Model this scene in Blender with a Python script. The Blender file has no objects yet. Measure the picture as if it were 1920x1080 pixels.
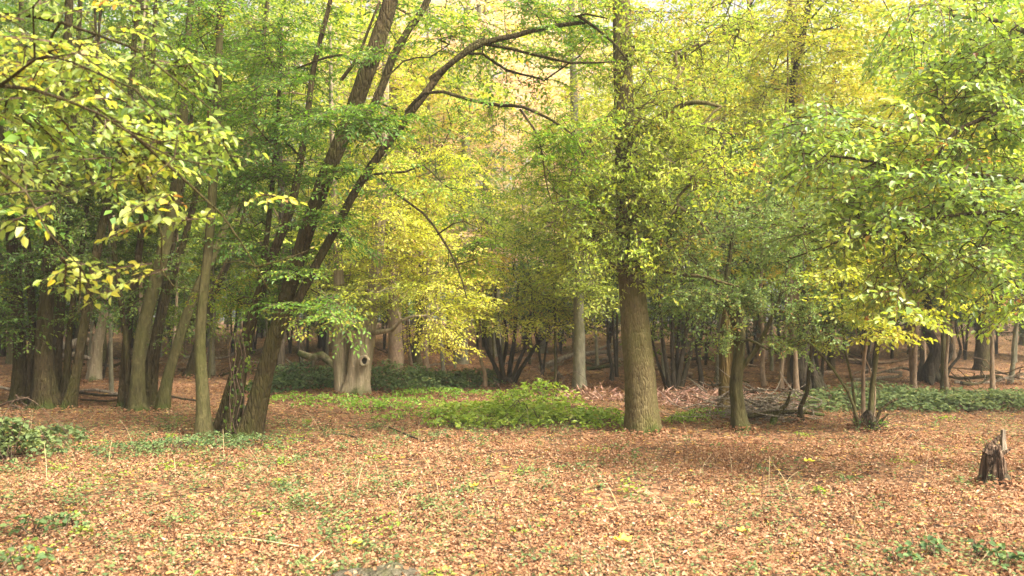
import bpy, math, random
import numpy as np
from mathutils import Vector

rng = np.random.default_rng(7)
random.seed(7)
scene = bpy.context.scene
COL = scene.collection
F = 1500.0          # focal length in photo pixels
EYE = 1.6           # eye height
HZ = 600.0          # horizon row in the photo


# ------------------------------------------------------------------ terrain
def sstep(t):
    t = np.clip(t, 0, 1)
    return t * t * (3 - 2 * t)


def H(x, y):
    x = np.asarray(x, float); y = np.asarray(y, float)
    h = 1.15 * sstep((y - 17) / 45.0)
    h = h + 0.035 * np.sin(0.9 * x + 0.4 * y + 1.0) * np.sin(0.55 * y - 0.3 * x)
    h = h + 0.10 * sstep((y - 14) / 10) * np.sin(0.33 * x + 0.5) * np.sin(0.29 * y + 1.3)
    return h


def W(px, py, Y):
    return np.array([(px - 960) / F * Y, Y, EYE + (HZ - py) / F * Y])


def G(px, py):
    """ground point seen at a photo pixel"""
    Y = 12.0
    for _ in range(60):
        x = (px - 960) / F * Y
        Yn = (EYE - float(H(x, Y))) / max((py - HZ) / F, 1e-3)
        Y = 0.5 * Y + 0.5 * min(Yn, 90)
    x = (px - 960) / F * Y
    return np.array([x, Y, float(H(x, Y))])


# ------------------------------------------------------------------ mesh helpers
class Geo:
    def __init__(self):
        self.v = []; self.q = []; self.t = []; self.qm = []; self.tm = []; self.qa = []; self.ta = []; self.n = 0

    def add(self, V, Q=None, T=None, mat=0, tone=0.5):
        V = np.asarray(V, np.float32).reshape(-1, 3)
        if Q is not None and len(Q):
            Q = np.asarray(Q, np.int64).reshape(-1, 4)
            self.q.append(Q + self.n); self.qm.append(np.full(len(Q), mat, np.int32))
            self.qa.append(np.broadcast_to(np.asarray(tone, np.float32), (len(Q),)).copy())
        if T is not None and len(T):
            T = np.asarray(T, np.int64).reshape(-1, 3)
            self.t.append(T + self.n); self.tm.append(np.full(len(T), mat, np.int32))
            self.ta.append(np.full(len(T), np.mean(tone), np.float32))
        self.v.append(V); self.n += len(V)

    def mesh(self, name, mats, smooth=True, origin=(0, 0, 0)):
        V = np.concatenate(self.v) if self.v else np.zeros((0, 3), np.float32)
        V = V - np.asarray(origin, np.float32)
        Q = np.concatenate(self.q) if self.q else np.zeros((0, 4), np.int64)
        T = np.concatenate(self.t) if self.t else np.zeros((0, 3), np.int64)
        me = bpy.data.meshes.new(name)
        me.vertices.add(len(V)); me.vertices.foreach_set('co', V.astype(np.float32).ravel())
        nl = Q.size + T.size
        me.loops.add(nl)
        me.loops.foreach_set('vertex_index', np.concatenate([Q.ravel(), T.ravel()]).astype(np.int32))
        me.polygons.add(len(Q) + len(T))
        st = np.concatenate([np.arange(len(Q)) * 4, Q.size + np.arange(len(T)) * 3]).astype(np.int32)
        me.polygons.foreach_set('loop_start', st)
        mi = np.concatenate(self.qm + self.tm) if (self.qm or self.tm) else np.zeros(0, np.int32)
        me.polygons.foreach_set('material_index', mi.astype(np.int32))
        for m in mats:
            me.materials.append(m)
        me.update(calc_edges=True)
        sm = np.full(len(Q) + len(T), bool(smooth))
        me.polygons.foreach_set('use_smooth', sm)
        at = me.attributes.new('tone', 'FLOAT', 'FACE')
        at.data.foreach_set('value', np.concatenate(self.qa + self.ta).astype(np.float32))
        return me

    def obj(self, name, mats, parent=None, origin=(0, 0, 0), smooth=True):
        me = self.mesh(name, mats, smooth, origin)
        o = bpy.data.objects.new(name, me)
        COL.objects.link(o)
        if parent is not None:
            o.parent = parent
        else:
            o.location = origin
        return o


def tag(o, label=None, cat=None, group=None, kind=None):
    if label: o['label'] = label
    if cat: o['category'] = cat
    if group: o['group'] = group
    if kind: o['kind'] = kind
    return o


def empty(name, loc, label, cat, group=None):
    o = bpy.data.objects.new(name, None)
    COL.objects.link(o)
    o.location = [float(c) for c in loc]
    o.empty_display_size = 0.3
    return tag(o, label, cat, group)


def norm(a):
    return a / np.maximum(np.linalg.norm(a, axis=-1, keepdims=True), 1e-9)


def resample(P, step):
    """Catmull-Rom through the control points (any number of columns)."""
    P = np.asarray(P, float)
    if len(P) < 3:
        n = max(2, int(np.linalg.norm(P[-1, :3] - P[0, :3]) / step) + 1)
        t = np.linspace(0, 1, n)[:, None]
        return P[0] * (1 - t) + P[-1] * t
    ext = np.vstack([2 * P[0] - P[1], P, 2 * P[-1] - P[-2]])
    out = []
    for i in range(1, len(ext) - 2):
        a, b, c, d = ext[i - 1], ext[i], ext[i + 1], ext[i + 2]
        n = max(1, int(np.linalg.norm(c[:3] - b[:3]) / step))
        for k in range(n):
            t = k / n
            out.append(0.5 * ((2 * b) + (-a + c) * t + (2 * a - 5 * b + 4 * c - d) * t * t + (-a + 3 * b - 3 * c + d) * t ** 3))
    out.append(P[-1])
    return np.array(out)


def tube(g, P, R, sides=6, mat=0, tone=0.5, flute=0.0, rough=0.0, flare=None, cap=True, seed=0):
    P = np.asarray(P, float); R = np.maximum(np.asarray(R, float), 0.0008)
    n = len(P)
    if n < 2:
        return
    T = np.gradient(P, axis=0); T = norm(T)
    ref = np.array([1.0, 0.13, 0.07]) if abs(T[0, 0]) < 0.8 else np.array([0.1, 1.0, 0.1])
    U = norm(np.cross(np.cross(T, ref), T)); U = norm(U)
    Vv = np.cross(T, U)
    th = np.linspace(0, 2 * math.pi, sides, endpoint=False)
    s = np.concatenate([[0], np.cumsum(np.linalg.norm(np.diff(P, axis=0), axis=1))])
    r = np.repeat(R[:, None], sides, 1)
    rs = np.random.RandomState(seed + 11)
    if flute > 0:
        for k, a in ((2, .5), (3, 1.0), (5, .7), (7, .4)):
            ph, om = rs.rand() * 6.28, rs.uniform(-.7, .7)
            r = r * (1 + flute * a * np.sin(k * th[None] + ph + om * s[:, None]))
    if rough > 0:
        for k in range(6):
            kk, om, ph = rs.randint(1, 9), rs.uniform(2, 16), rs.rand(2) * 6.28
            r = r * (1 + rough * np.sin(kk * th[None] + ph[0] + 1.5 * np.sin(om * .3 * s[:, None])) * np.sin(om * s[:, None] + ph[1]))
    if flare is not None:
        amp, hgt, lobes = flare
        f = np.exp(-s / hgt)[:, None]
        ph = rs.rand() * 6.28
        lob = 0.6 + 0.4 * np.sin(lobes * th[None] + ph) + 0.3 * np.sin((lobes + 2) * th[None] + ph * 2.1)
        r = r * (1 + amp * f * lob)
    ring = P[:, None] + r[..., None] * (np.cos(th)[None, :, None] * U[:, None] + np.sin(th)[None, :, None] * Vv[:, None])
    i = np.arange(n - 1)[:, None] * sides; j = np.arange(sides)[None]; j2 = (j + 1) % sides
    Q = np.stack([i + j, i + j2, i + sides + j2, i + sides + j], -1).reshape(-1, 4)
    V = ring.reshape(-1, 3)
    Tt = None
    if cap:
        V = np.vstack([V, P[-1] + T[-1] * R[-1] * 0.6])
        b = (n - 1) * sides
        Tt = np.stack([b + np.arange(sides), b + (np.arange(sides) + 1) % sides, np.full(sides, n * sides)], -1)
    g.add(V, Q, Tt, mat, tone)


def leaves(g, P, D, N, L, Wd, tone, mode=2, mat=0, curl=0.12):
    """mode 2: two-sided folded leaf (6 verts); mode 1: one pointed quad."""
    D = norm(D); S = norm(np.cross(N, D)); N = np.cross(D, S)
    L = np.asarray(L)[:, None]; Wd = np.asarray(Wd)[:, None]
    n = len(P)
    if mode == 2:
        up = N * Wd * 0.22
        dr = N * L * (curl * np.random.RandomState(n).uniform(-.8, 3.0, (n, 1)))
        V = np.stack([P,
                      P + D * L * .34 + S * Wd * .5 + up, P + D * L * .72 + S * Wd * .36 + up * .7 - dr * .4,
                      P + D * L - dr,
                      P + D * L * .72 - S * Wd * .36 + up * .7 - dr * .4, P + D * L * .34 - S * Wd * .5 + up], 1)
        b = np.arange(n)[:, None] * 6
        Q = np.concatenate([b + np.array([[0, 3, 2, 1]]), b + np.array([[0, 5, 4, 3]])], 1).reshape(-1, 4)
        g.add(V.reshape(-1, 3), Q, None, mat, np.repeat(tone, 2))
    else:
        V = np.stack([P, P + D * L * .45 + S * Wd * .5, P + D * L - N * L * curl, P + D * L * .45 - S * Wd * .5], 1)
        b = np.arange(n)[:, None] * 4
        g.add(V.reshape(-1, 3), (b + np.array([[0, 3, 2, 1]])).reshape(-1, 4), None, mat, tone)


# ------------------------------------------------------------------ sprays
def make_spray(kind, leaf, length, rs, dens=1.0):
    """Leaf arrays and twig segments of one spray; axis +x, up +z."""
    P, D, N, L, tw = [], [], [], [], []

    def twig(a, d, ln, r, lv=True, flat=True):
        n = max(3, int(ln / (leaf * .9)))
        pts = []
        p = a.copy(); dd = d.copy()
        for k in range(n + 1):
            pts.append(p.copy())
            dd = norm(dd + rs.normal(0, .10, 3) * np.array([1, 1, .6 if flat else 1]) + np.array([0, 0, -.03]))
            p = p + dd * ln / n
        pts = np.array(pts)
        tw.append((pts, r))
        if lv:
            sp = leaf * 0.62 / dens
            m = max(2, int(ln / sp))
            for k in range(m + 1):
                t = (k + .6) / (m + .6) * (len(pts) - 1)
                i = min(int(t), len(pts) - 2); f = t - i
                q = pts[i] * (1 - f) + pts[i + 1] * f
                ax = norm(pts[i + 1] - pts[i])
                sd = 1 if k % 2 else -1
                side = norm(np.cross(np.array([0, 0, 1.0]), ax)) * sd
                if kind == 'tuft':
                    dirn = norm(ax * .5 + rs.normal(0, .8, 3))
                    nn = norm(np.array([0, 0, 1.0]) + rs.normal(0, .6, 3))
                else:
                    last = k == m
                    dirn = norm(ax * (1.0 if last else .7) + side * (0 if last else .8) + np.array([0, 0, rs.normal(-.12, .25)]) + rs.normal(0, .12, 3))
                    nn = norm(np.array([0, 0, 1.0]) + rs.normal(0, .38 if kind == 'flat' else .55, 3))
                P.append(q + dirn * leaf * .1); D.append(dirn); N.append(nn)
                L.append(leaf * rs.uniform(.65, 1.2))
        return pts

    if kind == 'tuft':
        ax = twig(np.zeros(3), np.array([1, 0, .1]), length, .006, lv=False, flat=False)
        for k in range(int(9 * max(dens, .6))):
            i = rs.randint(1, len(ax))
            d = norm(rs.normal(0, .7, 3) + np.array([.5, 0, .15]))
            twig(ax[i], d, length * rs.uniform(.18, .42), .003, flat=False)
        twig(ax[-1], norm(ax[-1] - ax[-2]), length * .2, .003)
    else:
        ax = twig(np.zeros(3), np.array([1, 0, .08]), length, .006)
        ns = 5 if leaf > length * .09 else 8
        for k in range(ns):
            t = .12 + .8 * k / ns
            i = min(int(t * (len(ax) - 1)), len(ax) - 2)
            sd = 1 if k % 2 else -1
            base = norm(ax[i + 1] - ax[i])
            side = norm(np.cross([0, 0, 1.0], base)) * sd
            d = norm(base * .75 + side * .75 + np.array([0, 0, rs.normal(0, .12)]))
            ln = length * (.52 * (1 - t) + .16) * rs.uniform(.7, 1.2)
            twig(ax[i], d, ln, .003)
    return dict(P=np.array(P), D=np.array(D), N=np.array(N), L=np.array(L), tw=tw)


def spray_set(kind, leaf, length, seed, n=6, dens=1.0):
    rs = np.random.RandomState(seed)
    return [make_spray(kind, leaf, length * rs.uniform(.8, 1.2), rs, dens) for _ in range(n)]


def frames(yaw, pitch, roll):
    cy, sy, cp, sp, cr, sr = np.cos(yaw), np.sin(yaw), np.cos(pitch), np.sin(pitch), np.cos(roll), np.sin(roll)
    X = np.stack([cy * cp, sy * cp, sp], -1)
    Y0 = np.stack([-sy, cy, np.zeros_like(cy)], -1)
    Z0 = np.cross(X, Y0)
    Y = Y0 * cr[:, None] + Z0 * sr[:, None]
    Z = np.cross(X, Y)
    return np.stack([X, Y, Z], -1)       # columns


def put_sprays(g, sprays, pos, yaw, pitch, roll, scale, toff, aspect=.55, mode=2, twigs=True, rs=None, tsd=.14):
    rs = rs or np.random.RandomState(1)
    which = rs.randint(0, len(sprays), len(pos))
    for w, s in enumerate(sprays):
        m = np.where(which == w)[0]
        if not len(m):
            continue
        R = frames(yaw[m], pitch[m], roll[m])
        sc = scale[m]
        P = pos[m][:, None] + sc[:, None, None] * np.einsum('mij,nj->mni', R, s['P'])
        D = np.einsum('mij,nj->mni', R, s['D']); N = np.einsum('mij,nj->mni', R, s['N'])
        D = D + rs.normal(0, .12, D.shape); N = N + rs.normal(0, .16, N.shape)
        L = sc[:, None] * s['L'][None]
        t = np.clip(.5 + toff[m][:, None] + rs.normal(0, tsd, L.shape), 0, 1)
        keep = rs.rand(*L.shape) < .92
        k = keep.ravel()
        leaves(g, P.reshape(-1, 3)[k], D.reshape(-1, 3)[k], N.reshape(-1, 3)[k], L.ravel()[k],
               (L * aspect * rs.uniform(.62, 1.22, L.shape)).ravel()[k], t.ravel()[k], mode)
        if twigs:
            for pts, r in s['tw']:
                a = pts if len(pts) < 5 else pts[::2] if (len(pts) % 2) else np.vstack([pts[::2], pts[-1:]])
                n = len(a)
                Q3 = pos[m][:, None] + sc[:, None, None] * np.einsum('mij,nj->mni', R, a)
                ax = norm(np.einsum('mij,j->mi', R, a[-1] - a[0]))
                u = norm(np.cross(ax, [0.3, 0.2, 1.0])); v = np.cross(ax, u)
                rr = r * np.linspace(1, .4, n)
                V = np.stack([Q3 + rr[None, :, None] * (math.cos(q) * u + math.sin(q) * v)[:, None] for q in (0, 2.1, 4.2)], 2)
                b = (np.arange(len(m)) * n * 3)[:, None, None] + (np.arange(n - 1) * 3)[None, :, None]
                j = np.arange(3)[None, None]; j2 = (j + 1) % 3
                Q = np.stack([b + j, b + j2, b + 3 + j2, b + 3 + j], -1).reshape(-1, 4)
                g.add(V.reshape(-1, 3), Q, None, 1, .5)


# ------------------------------------------------------------------ branch growth
def pnoise(p, s, seed):
    rs = np.random.RandomState(seed)
    o = np.zeros(len(p))
    for k in range(5):
        d = rs.normal(0, 1, 3); d /= np.linalg.norm(d)
        o += np.sin(p @ d * s * (1 + .5 * k) + rs.rand() * 6.28)
    return o / 5


def grow(nodes, nrad, attr, rs, step=.22, tip=.0035, lift=.12, rmax=.5):
    """Join every attractor to the nearest node of the skeleton by a bent path; radii by the number of tips carried."""
    pos = [np.asarray(p, float) for p in nodes]
    par = [-1] * len(pos)
    base = len(pos)
    paths = []
    arr = np.zeros((base + len(attr) * 40, 3)); arr[:base] = np.array(pos); cnt = base
    ctr = np.mean(nodes, axis=0)
    d0 = np.array([np.min(np.linalg.norm(arr[:base] - a, axis=1)) for a in attr])
    for idx in np.argsort(d0):
        a = attr[idx]
        v = a - arr[:cnt]
        d = np.linalg.norm(v, axis=1)
        cost = d * (1 + .35 * np.clip(-v[:, 2] / np.maximum(d, 1e-6) - .1, 0, 1))
        cost[base:] += .05
        j = int(np.argmin(cost))
        p = arr[j]; dist = d[j]
        n = max(2, int(dist / step))
        mid = (p + a) / 2 + np.array([0, 0, lift * dist]) + rs.normal(0, .07 * dist, 3)
        t = np.linspace(0, 1, n + 1)[1:, None]
        q = (1 - t) ** 2 * p + 2 * t * (1 - t) * mid + t * t * a
        q[:-1] += rs.normal(0, .03 * min(dist, 1), q[:-1].shape)
        ids = [j]
        for k in range(n):
            if cnt >= len(arr):
                break
            arr[cnt] = q[k]; par.append(ids[-1]); ids.append(cnt); cnt += 1
        paths.append(ids)
    w = np.zeros(cnt)
    for ids in paths:
        w[ids[-1]] += 1
    for i in range(cnt - 1, base - 1, -1):
        if par[i] >= base:
            w[par[i]] += w[i]
    rad = tip * np.maximum(w, 1) ** .52
    rad = np.minimum(rad, rmax)
    out = []
    for ids in paths:
        P = arr[ids]
        r = rad[ids].copy()
        r[0] = r[1] if ids[0] < base else min(rad[ids[0]], r[1] * 1.1)
        dirs = P[-1] - P[-2]
        out.append((P, r, dirs))
    return out


def sample_blob(c, r, n, rs, seed, gate=-.25):
    out = []
    guard = 0
    while len(out) < n and guard < 40:
        guard += 1
        u = rs.normal(0, 1, (n, 3)); u = norm(u) * (rs.rand(n, 1) ** (1 / 2.6))
        p = c + u * r
        k = pnoise(p, 2.2, seed) > gate
        out.extend(list(p[k]))
    return out[:n]


# ------------------------------------------------------------------ materials
def nt(name):
    m = bpy.data.materials.new(name); m.use_nodes = True
    t = m.node_tree; t.nodes.clear()
    return m, t.nodes, t.links


def ramp(N, stops, interp='LINEAR'):
    r = N.new('ShaderNodeValToRGB'); cr = r.color_ramp; cr.interpolation = interp
    while len(cr.elements) > 1:
        cr.elements.remove(cr.elements[-1])
    cr.elements[0].position = stops[0][0]; cr.elements[0].color = (*stops[0][1], 1)
    for p, c in stops[1:]:
        e = cr.elements.new(p); e.color = (*c, 1)
    return r


def leaf_mat(name, stops, trans=.5, tint=(1.28, 1.34, .5), rough=.5, spec=.35):
    m, N, Lk = nt(name)
    at = N.new('ShaderNodeAttribute'); at.attribute_name = 'tone'
    r = ramp(N, stops)
    Lk.new(at.outputs['Fac'], r.inputs[0])
    oi = N.new('ShaderNodeObjectInfo')
    mr = N.new('ShaderNodeMapRange'); mr.inputs[3].default_value = .48; mr.inputs[4].default_value = .52
    Lk.new(oi.outputs['Random'], mr.inputs[0])
    hs = N.new('ShaderNodeHueSaturation'); Lk.new(mr.outputs[0], hs.inputs['Hue']); Lk.new(r.outputs[0], hs.inputs['Color'])
    hs.inputs['Saturation'].default_value = .96
    b = N.new('ShaderNodeBsdfPrincipled'); b.inputs['Roughness'].default_value = rough
    b.inputs['Specular IOR Level'].default_value = spec
    Lk.new(hs.outputs[0], b.inputs['Base Color'])
    mul = N.new('ShaderNodeMix'); mul.data_type = 'RGBA'; mul.blend_type = 'MULTIPLY'; mul.inputs[0].default_value = 1
    Lk.new(hs.outputs[0], mul.inputs[6]); mul.inputs[7].default_value = (*tint, 1)
    tr = N.new('ShaderNodeBsdfTranslucent'); Lk.new(mul.outputs[2], tr.inputs['Color'])
    mx = N.new('ShaderNodeMixShader'); mx.inputs[0].default_value = trans
    Lk.new(b.outputs[0], mx.inputs[1]); Lk.new(tr.outputs[0], mx.inputs[2])
    o = N.new('ShaderNodeOutputMaterial'); Lk.new(mx.outputs[0], o.inputs[0])
    return m


def bark_mat(name, cols, green=(.07, .085, .02), gamt=.5, scale=5.0, stretch=.16, bump=.6, moss=0.0, fiss=1.0):
    m, N, Lk = nt(name)
    tc = N.new('ShaderNodeTexCoord'); mp = N.new('ShaderNodeMapping')
    mp.inputs['Scale'].default_value = (scale * 2.2, scale * 2.2, scale * 2.2 * stretch)
    Lk.new(tc.outputs['Object'], mp.inputs[0])
    n1 = N.new('ShaderNodeTexNoise'); n1.inputs['Scale'].default_value = 2.0; n1.inputs['Detail'].default_value = 7; n1.inputs['Roughness'].default_value = .62
    Lk.new(mp.outputs[0], n1.inputs[0])
    r = ramp(N, [(.3, cols[0]), (.5, cols[1]), (.72, cols[2])])
    Lk.new(n1.outputs[0], r.inputs[0])
    vo = N.new('ShaderNodeTexVoronoi'); vo.feature = 'DISTANCE_TO_EDGE'; vo.inputs['Scale'].default_value = 2.2
    nw = N.new('ShaderNodeMix'); nw.data_type = 'RGBA'; nw.inputs[0].default_value = .18
    Lk.new(mp.outputs[0], nw.inputs[6]); Lk.new(n1.outputs['Color'], nw.inputs[7]); Lk.new(nw.outputs[2], vo.inputs[0])
    vr = N.new('ShaderNodeMapRange'); vr.inputs[1].default_value = 0; vr.inputs[2].default_value = .22
    Lk.new(vo.outputs[0], vr.inputs[0])
    # algae and lichen in large patches
    n2 = N.new('ShaderNodeTexNoise'); n2.inputs['Scale'].default_value = 1.7; n2.inputs['Detail'].default_value = 5; n2.inputs['Roughness'].default_value = .65
    Lk.new(tc.outputs['Object'], n2.inputs[0])
    gr = N.new('ShaderNodeMapRange'); gr.inputs[1].default_value = .42; gr.inputs[2].default_value = .62; gr.inputs[4].default_value = gamt
    Lk.new(n2.outputs[0], gr.inputs[0])
    mx = N.new('ShaderNodeMix'); mx.data_type = 'RGBA'
    Lk.new(gr.outputs[0], mx.inputs[0]); Lk.new(r.outputs[0], mx.inputs[6]); mx.inputs[7].default_value = (*green, 1)
    n3 = N.new('ShaderNodeTexNoise'); n3.inputs['Scale'].default_value = 11; n3.inputs['Detail'].default_value = 4; n3.inputs['Roughness'].default_value = .7
    Lk.new(tc.outputs['Object'], n3.inputs[0])
    lr = N.new('ShaderNodeMapRange'); lr.inputs[1].default_value = .58; lr.inputs[2].default_value = .66; lr.inputs[4].default_value = .4
    Lk.new(n3.outputs[0], lr.inputs[0])
    lm_ = N.new('ShaderNodeMix'); lm_.data_type = 'RGBA'; Lk.new(lr.outputs[0], lm_.inputs[0]); Lk.new(mx.outputs[2], lm_.inputs[6])
    lm_.inputs[7].default_value = (*[min(1, c * 1.25 + .012) for c in cols[2]], 1)
    col = lm_.outputs[2]
    if moss > 0:
        sx = N.new('ShaderNodeSeparateXYZ'); Lk.new(tc.outputs['Object'], sx.inputs[0])
        m1 = N.new('ShaderNodeMapRange'); m1.inputs[1].default_value = moss; m1.inputs[2].default_value = 0.0; m1.inputs[3].default_value = 0; m1.inputs[4].default_value = .27
        Lk.new(sx.outputs[2], m1.inputs[0])
        ad = N.new('ShaderNodeMath'); ad.operation = 'ADD'; Lk.new(m1.outputs[0], ad.inputs[0]); Lk.new(n2.outputs[0], ad.inputs[1])
        m2 = N.new('ShaderNodeMapRange'); m2.inputs[1].default_value = .72; m2.inputs[2].default_value = .88
        Lk.new(ad.outputs[0], m2.inputs[0])
        mm = N.new('ShaderNodeMix'); mm.data_type = 'RGBA'; Lk.new(m2.outputs[0], mm.inputs[0]); Lk.new(col, mm.inputs[6]); mm.inputs[7].default_value = (.05, .075, .012, 1)
        col = mm.outputs[2]
    b = N.new('ShaderNodeBsdfPrincipled'); b.inputs['Roughness'].default_value = .9; b.inputs['Specular IOR Level'].default_value = .15
    Lk.new(col, b.inputs['Base Color'])
    hm = N.new('ShaderNodeMath'); hm.operation = 'MULTIPLY'; hm.inputs[1].default_value = fiss; Lk.new(vr.outputs[0], hm.inputs[0])
    ha = N.new('ShaderNodeMath'); ha.operation = 'ADD'; Lk.new(hm.outputs[0], ha.inputs[0]); Lk.new(n1.outputs[0], ha.inputs[1])
    bp = N.new('ShaderNodeBump'); bp.inputs['Strength'].default_value = bump; bp.inputs['Distance'].default_value = .03
    Lk.new(ha.outputs[0], bp.inputs['Height']); Lk.new(bp.outputs[0], b.inputs['Normal'])
    o = N.new('ShaderNodeOutputMaterial'); Lk.new(b.outputs[0], o.inputs[0])
    return m


LEAF = {
    'hornbeam': leaf_mat('hornbeam_leaf', [(.1, (.040, .090, .012)), (.45, (.090, .175, .020)), (.68, (.17, .27, .028)), (.9, (.35, .38, .04)), (1, (.40, .28, .05))]),
    'dark': leaf_mat('dark_green_leaf', [(.1, (.030, .070, .012)), (.5, (.068, .138, .018)), (.8, (.15, .225, .024)), (1, (.31, .32, .03))]),  # deeper green leaf colour than the hornbeam ramp
    'front': leaf_mat('front_leaf', [(.1, (.11, .18, .045)), (.40, (.24, .33, .085)), (.62, (.40, .47, .12)), (.82, (.58, .57, .11)), (.95, (.66, .54, .07)), (1, (.46, .22, .08))], rough=.38, spec=.55),
    'yellow': leaf_mat('maple_leaf', [(.08, (.20, .23, .03)), (.4, (.40, .40, .045)), (.65, (.58, .51, .06)), (.9, (.60, .44, .09)), (1, (.50, .28, .09))]),
    'orange': leaf_mat('beech_autumn_leaf', [(.08, (.30, .27, .08)), (.4, (.60, .45, .25)), (.7, (.70, .53, .38)), (1, (.56, .32, .20))], tint=(1.2, 1.1, .8), trans=.58),
    'oak': leaf_mat('oak_leaf', [(.08, (.10, .15, .022)), (.45, (.21, .305, .045)), (.7, (.35, .42, .055)), (.93, (.49, .46, .07)), (1, (.38, .20, .05))]),
    'blue': leaf_mat('thorn_leaf', [(.08, (.10, .165, .045)), (.5, (.20, .285, .085)), (.8, (.30, .36, .08)), (.96, (.42, .38, .07)), (1, (.46, .24, .10))], trans=.48, tint=(1.15, 1.25, .7)),
    'right': leaf_mat('elm_leaf', [(.08, (.085, .165, .045)), (.48, (.17, .28, .070)), (.72, (.28, .39, .065)), (.93, (.40, .43, .05)), (1, (.40, .19, .07))], rough=.4, spec=.5),
    'lime': leaf_mat('lime_leaf', [(.08, (.11, .18, .025)), (.45, (.27, .33, .038)), (.72, (.43, .45, .05)), (.94, (.56, .51, .065)), (1, (.46, .31, .08))]),
    'holly': leaf_mat('holly_leaf', [(.1, (.012, .030, .012)), (.6, (.028, .055, .020)), (1, (.07, .10, .025))], trans=.15, rough=.35, spec=.5),
    'bramble': leaf_mat('bramble_leaf', [(.1, (.040, .075, .030)), (.5, (.105, .160, .058)), (.85, (.19, .24, .075)), (1, (.26, .20, .07))], trans=.36, rough=.75, spec=.15, tint=(1.1, 1.15, .7)),
    'nettle': leaf_mat('nettle_leaf', [(.1, (.075, .145, .014)), (.5, (.16, .26, .022)), (.85, (.28, .37, .035)), (1, (.36, .30, .08))], trans=.42),
    'litter': leaf_mat('dead_leaf', [(.0, (.034, .017, .009)), (.18, (.098, .046, .020)), (.38, (.225, .106, .045)), (.58, (.31, .170, .082)), (.78, (.385, .248, .142)), (.9, (.44, .33, .215)), (.955, (.46, .23, .045)), (1, (.52, .41, .05))], trans=.1, tint=(1.2, .9, .6), rough=.8, spec=.1),
    'yellowfall': leaf_mat('fresh_fallen_leaf', [(0, (.60, .46, .03)), (1, (.74, .60, .05))], trans=.2),
    'bracken': leaf_mat('dead_bracken', [(0, (.12, .06, .035)), (.5, (.29, .17, .105)), (1, (.45, .31, .20))], trans=.1),
}
BARK = {
    'oak': bark_mat('oak_bark', [(.055, .038, .017), (.115, .088, .038), (.185, .148, .070)], green=(.095, .092, .022), gamt=.65, scale=11, stretch=.2, bump=.6, moss=.35),
    'hornbeam': bark_mat('hornbeam_bark', [(.018, .012, .005), (.042, .030, .012), (.078, .058, .026)], green=(.046, .044, .009), gamt=.7, scale=5.5, stretch=.26, bump=.75, moss=.25, fiss=.8),
    'olive': bark_mat('olive_bark', [(.032, .026, .011), (.066, .057, .022), (.11, .094, .040)], green=(.056, .058, .014), gamt=.6, scale=4.5, stretch=.3, bump=.55, moss=.3, fiss=.4),
    'beech': bark_mat('beech_bark', [(.12, .095, .060), (.24, .19, .125), (.36, .29, .20)], green=(.13, .125, .055), gamt=.45, scale=3.2, stretch=.14, bump=.6, moss=.4, fiss=.5),
    'grey': bark_mat('grey_bark', [(.09, .082, .058), (.16, .145, .10), (.24, .215, .15)], green=(.11, .115, .05), gamt=.5, scale=4, stretch=.3, bump=.3, fiss=.2),
    'dark': bark_mat('dark_bark', [(.018, .013, .009), (.038, .028, .018), (.07, .052, .034)], green=(.04, .045, .015), gamt=.35, scale=5, stretch=.2, bump=.5),
    'birch': bark_mat('pinkish_bark', [(.10, .066, .042), (.19, .13, .085), (.29, .20, .135)], green=(.12, .11, .05), gamt=.4, scale=5, stretch=.3, bump=.3, fiss=.3),
    'dead': bark_mat('dead_wood', [(.09, .07, .05), (.20, .16, .12), (.34, .29, .23)], green=(.12, .12, .06), gamt=.25, scale=6, stretch=.1, bump=.7),
    'mossy': bark_mat('mossy_wood', [(.06, .036, .014), (.115, .074, .026), (.18, .125, .045)], green=(.085, .080, .018), gamt=.6, scale=4, stretch=.1, bump=.7, moss=.5),
    'rot': bark_mat('rotten_wood', [(.018, .011, .008), (.10, .060, .038), (.26, .18, .12)], green=(.05, .05, .02), gamt=.2, scale=9, stretch=.07, bump=1.0, moss=.12),
    'cut': bark_mat('cut_wood', [(.035, .028, .018), (.075, .062, .044), (.13, .11, .082)], green=(.055, .065, .016), gamt=.7, scale=5, stretch=1.0, bump=.6),
    'twig': bark_mat('twig_bark', [(.03, .018, .012), (.075, .048, .032), (.14, .095, .065)], green=(.07, .06, .03), gamt=.2, scale=8, stretch=.5, bump=.2),
    'straw': bark_mat('straw', [(.28, .20, .10), (.42, .32, .18), (.55, .44, .27)], green=(.3, .27, .12), gamt=.2, scale=8, stretch=.2, bump=.1),
}


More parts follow.
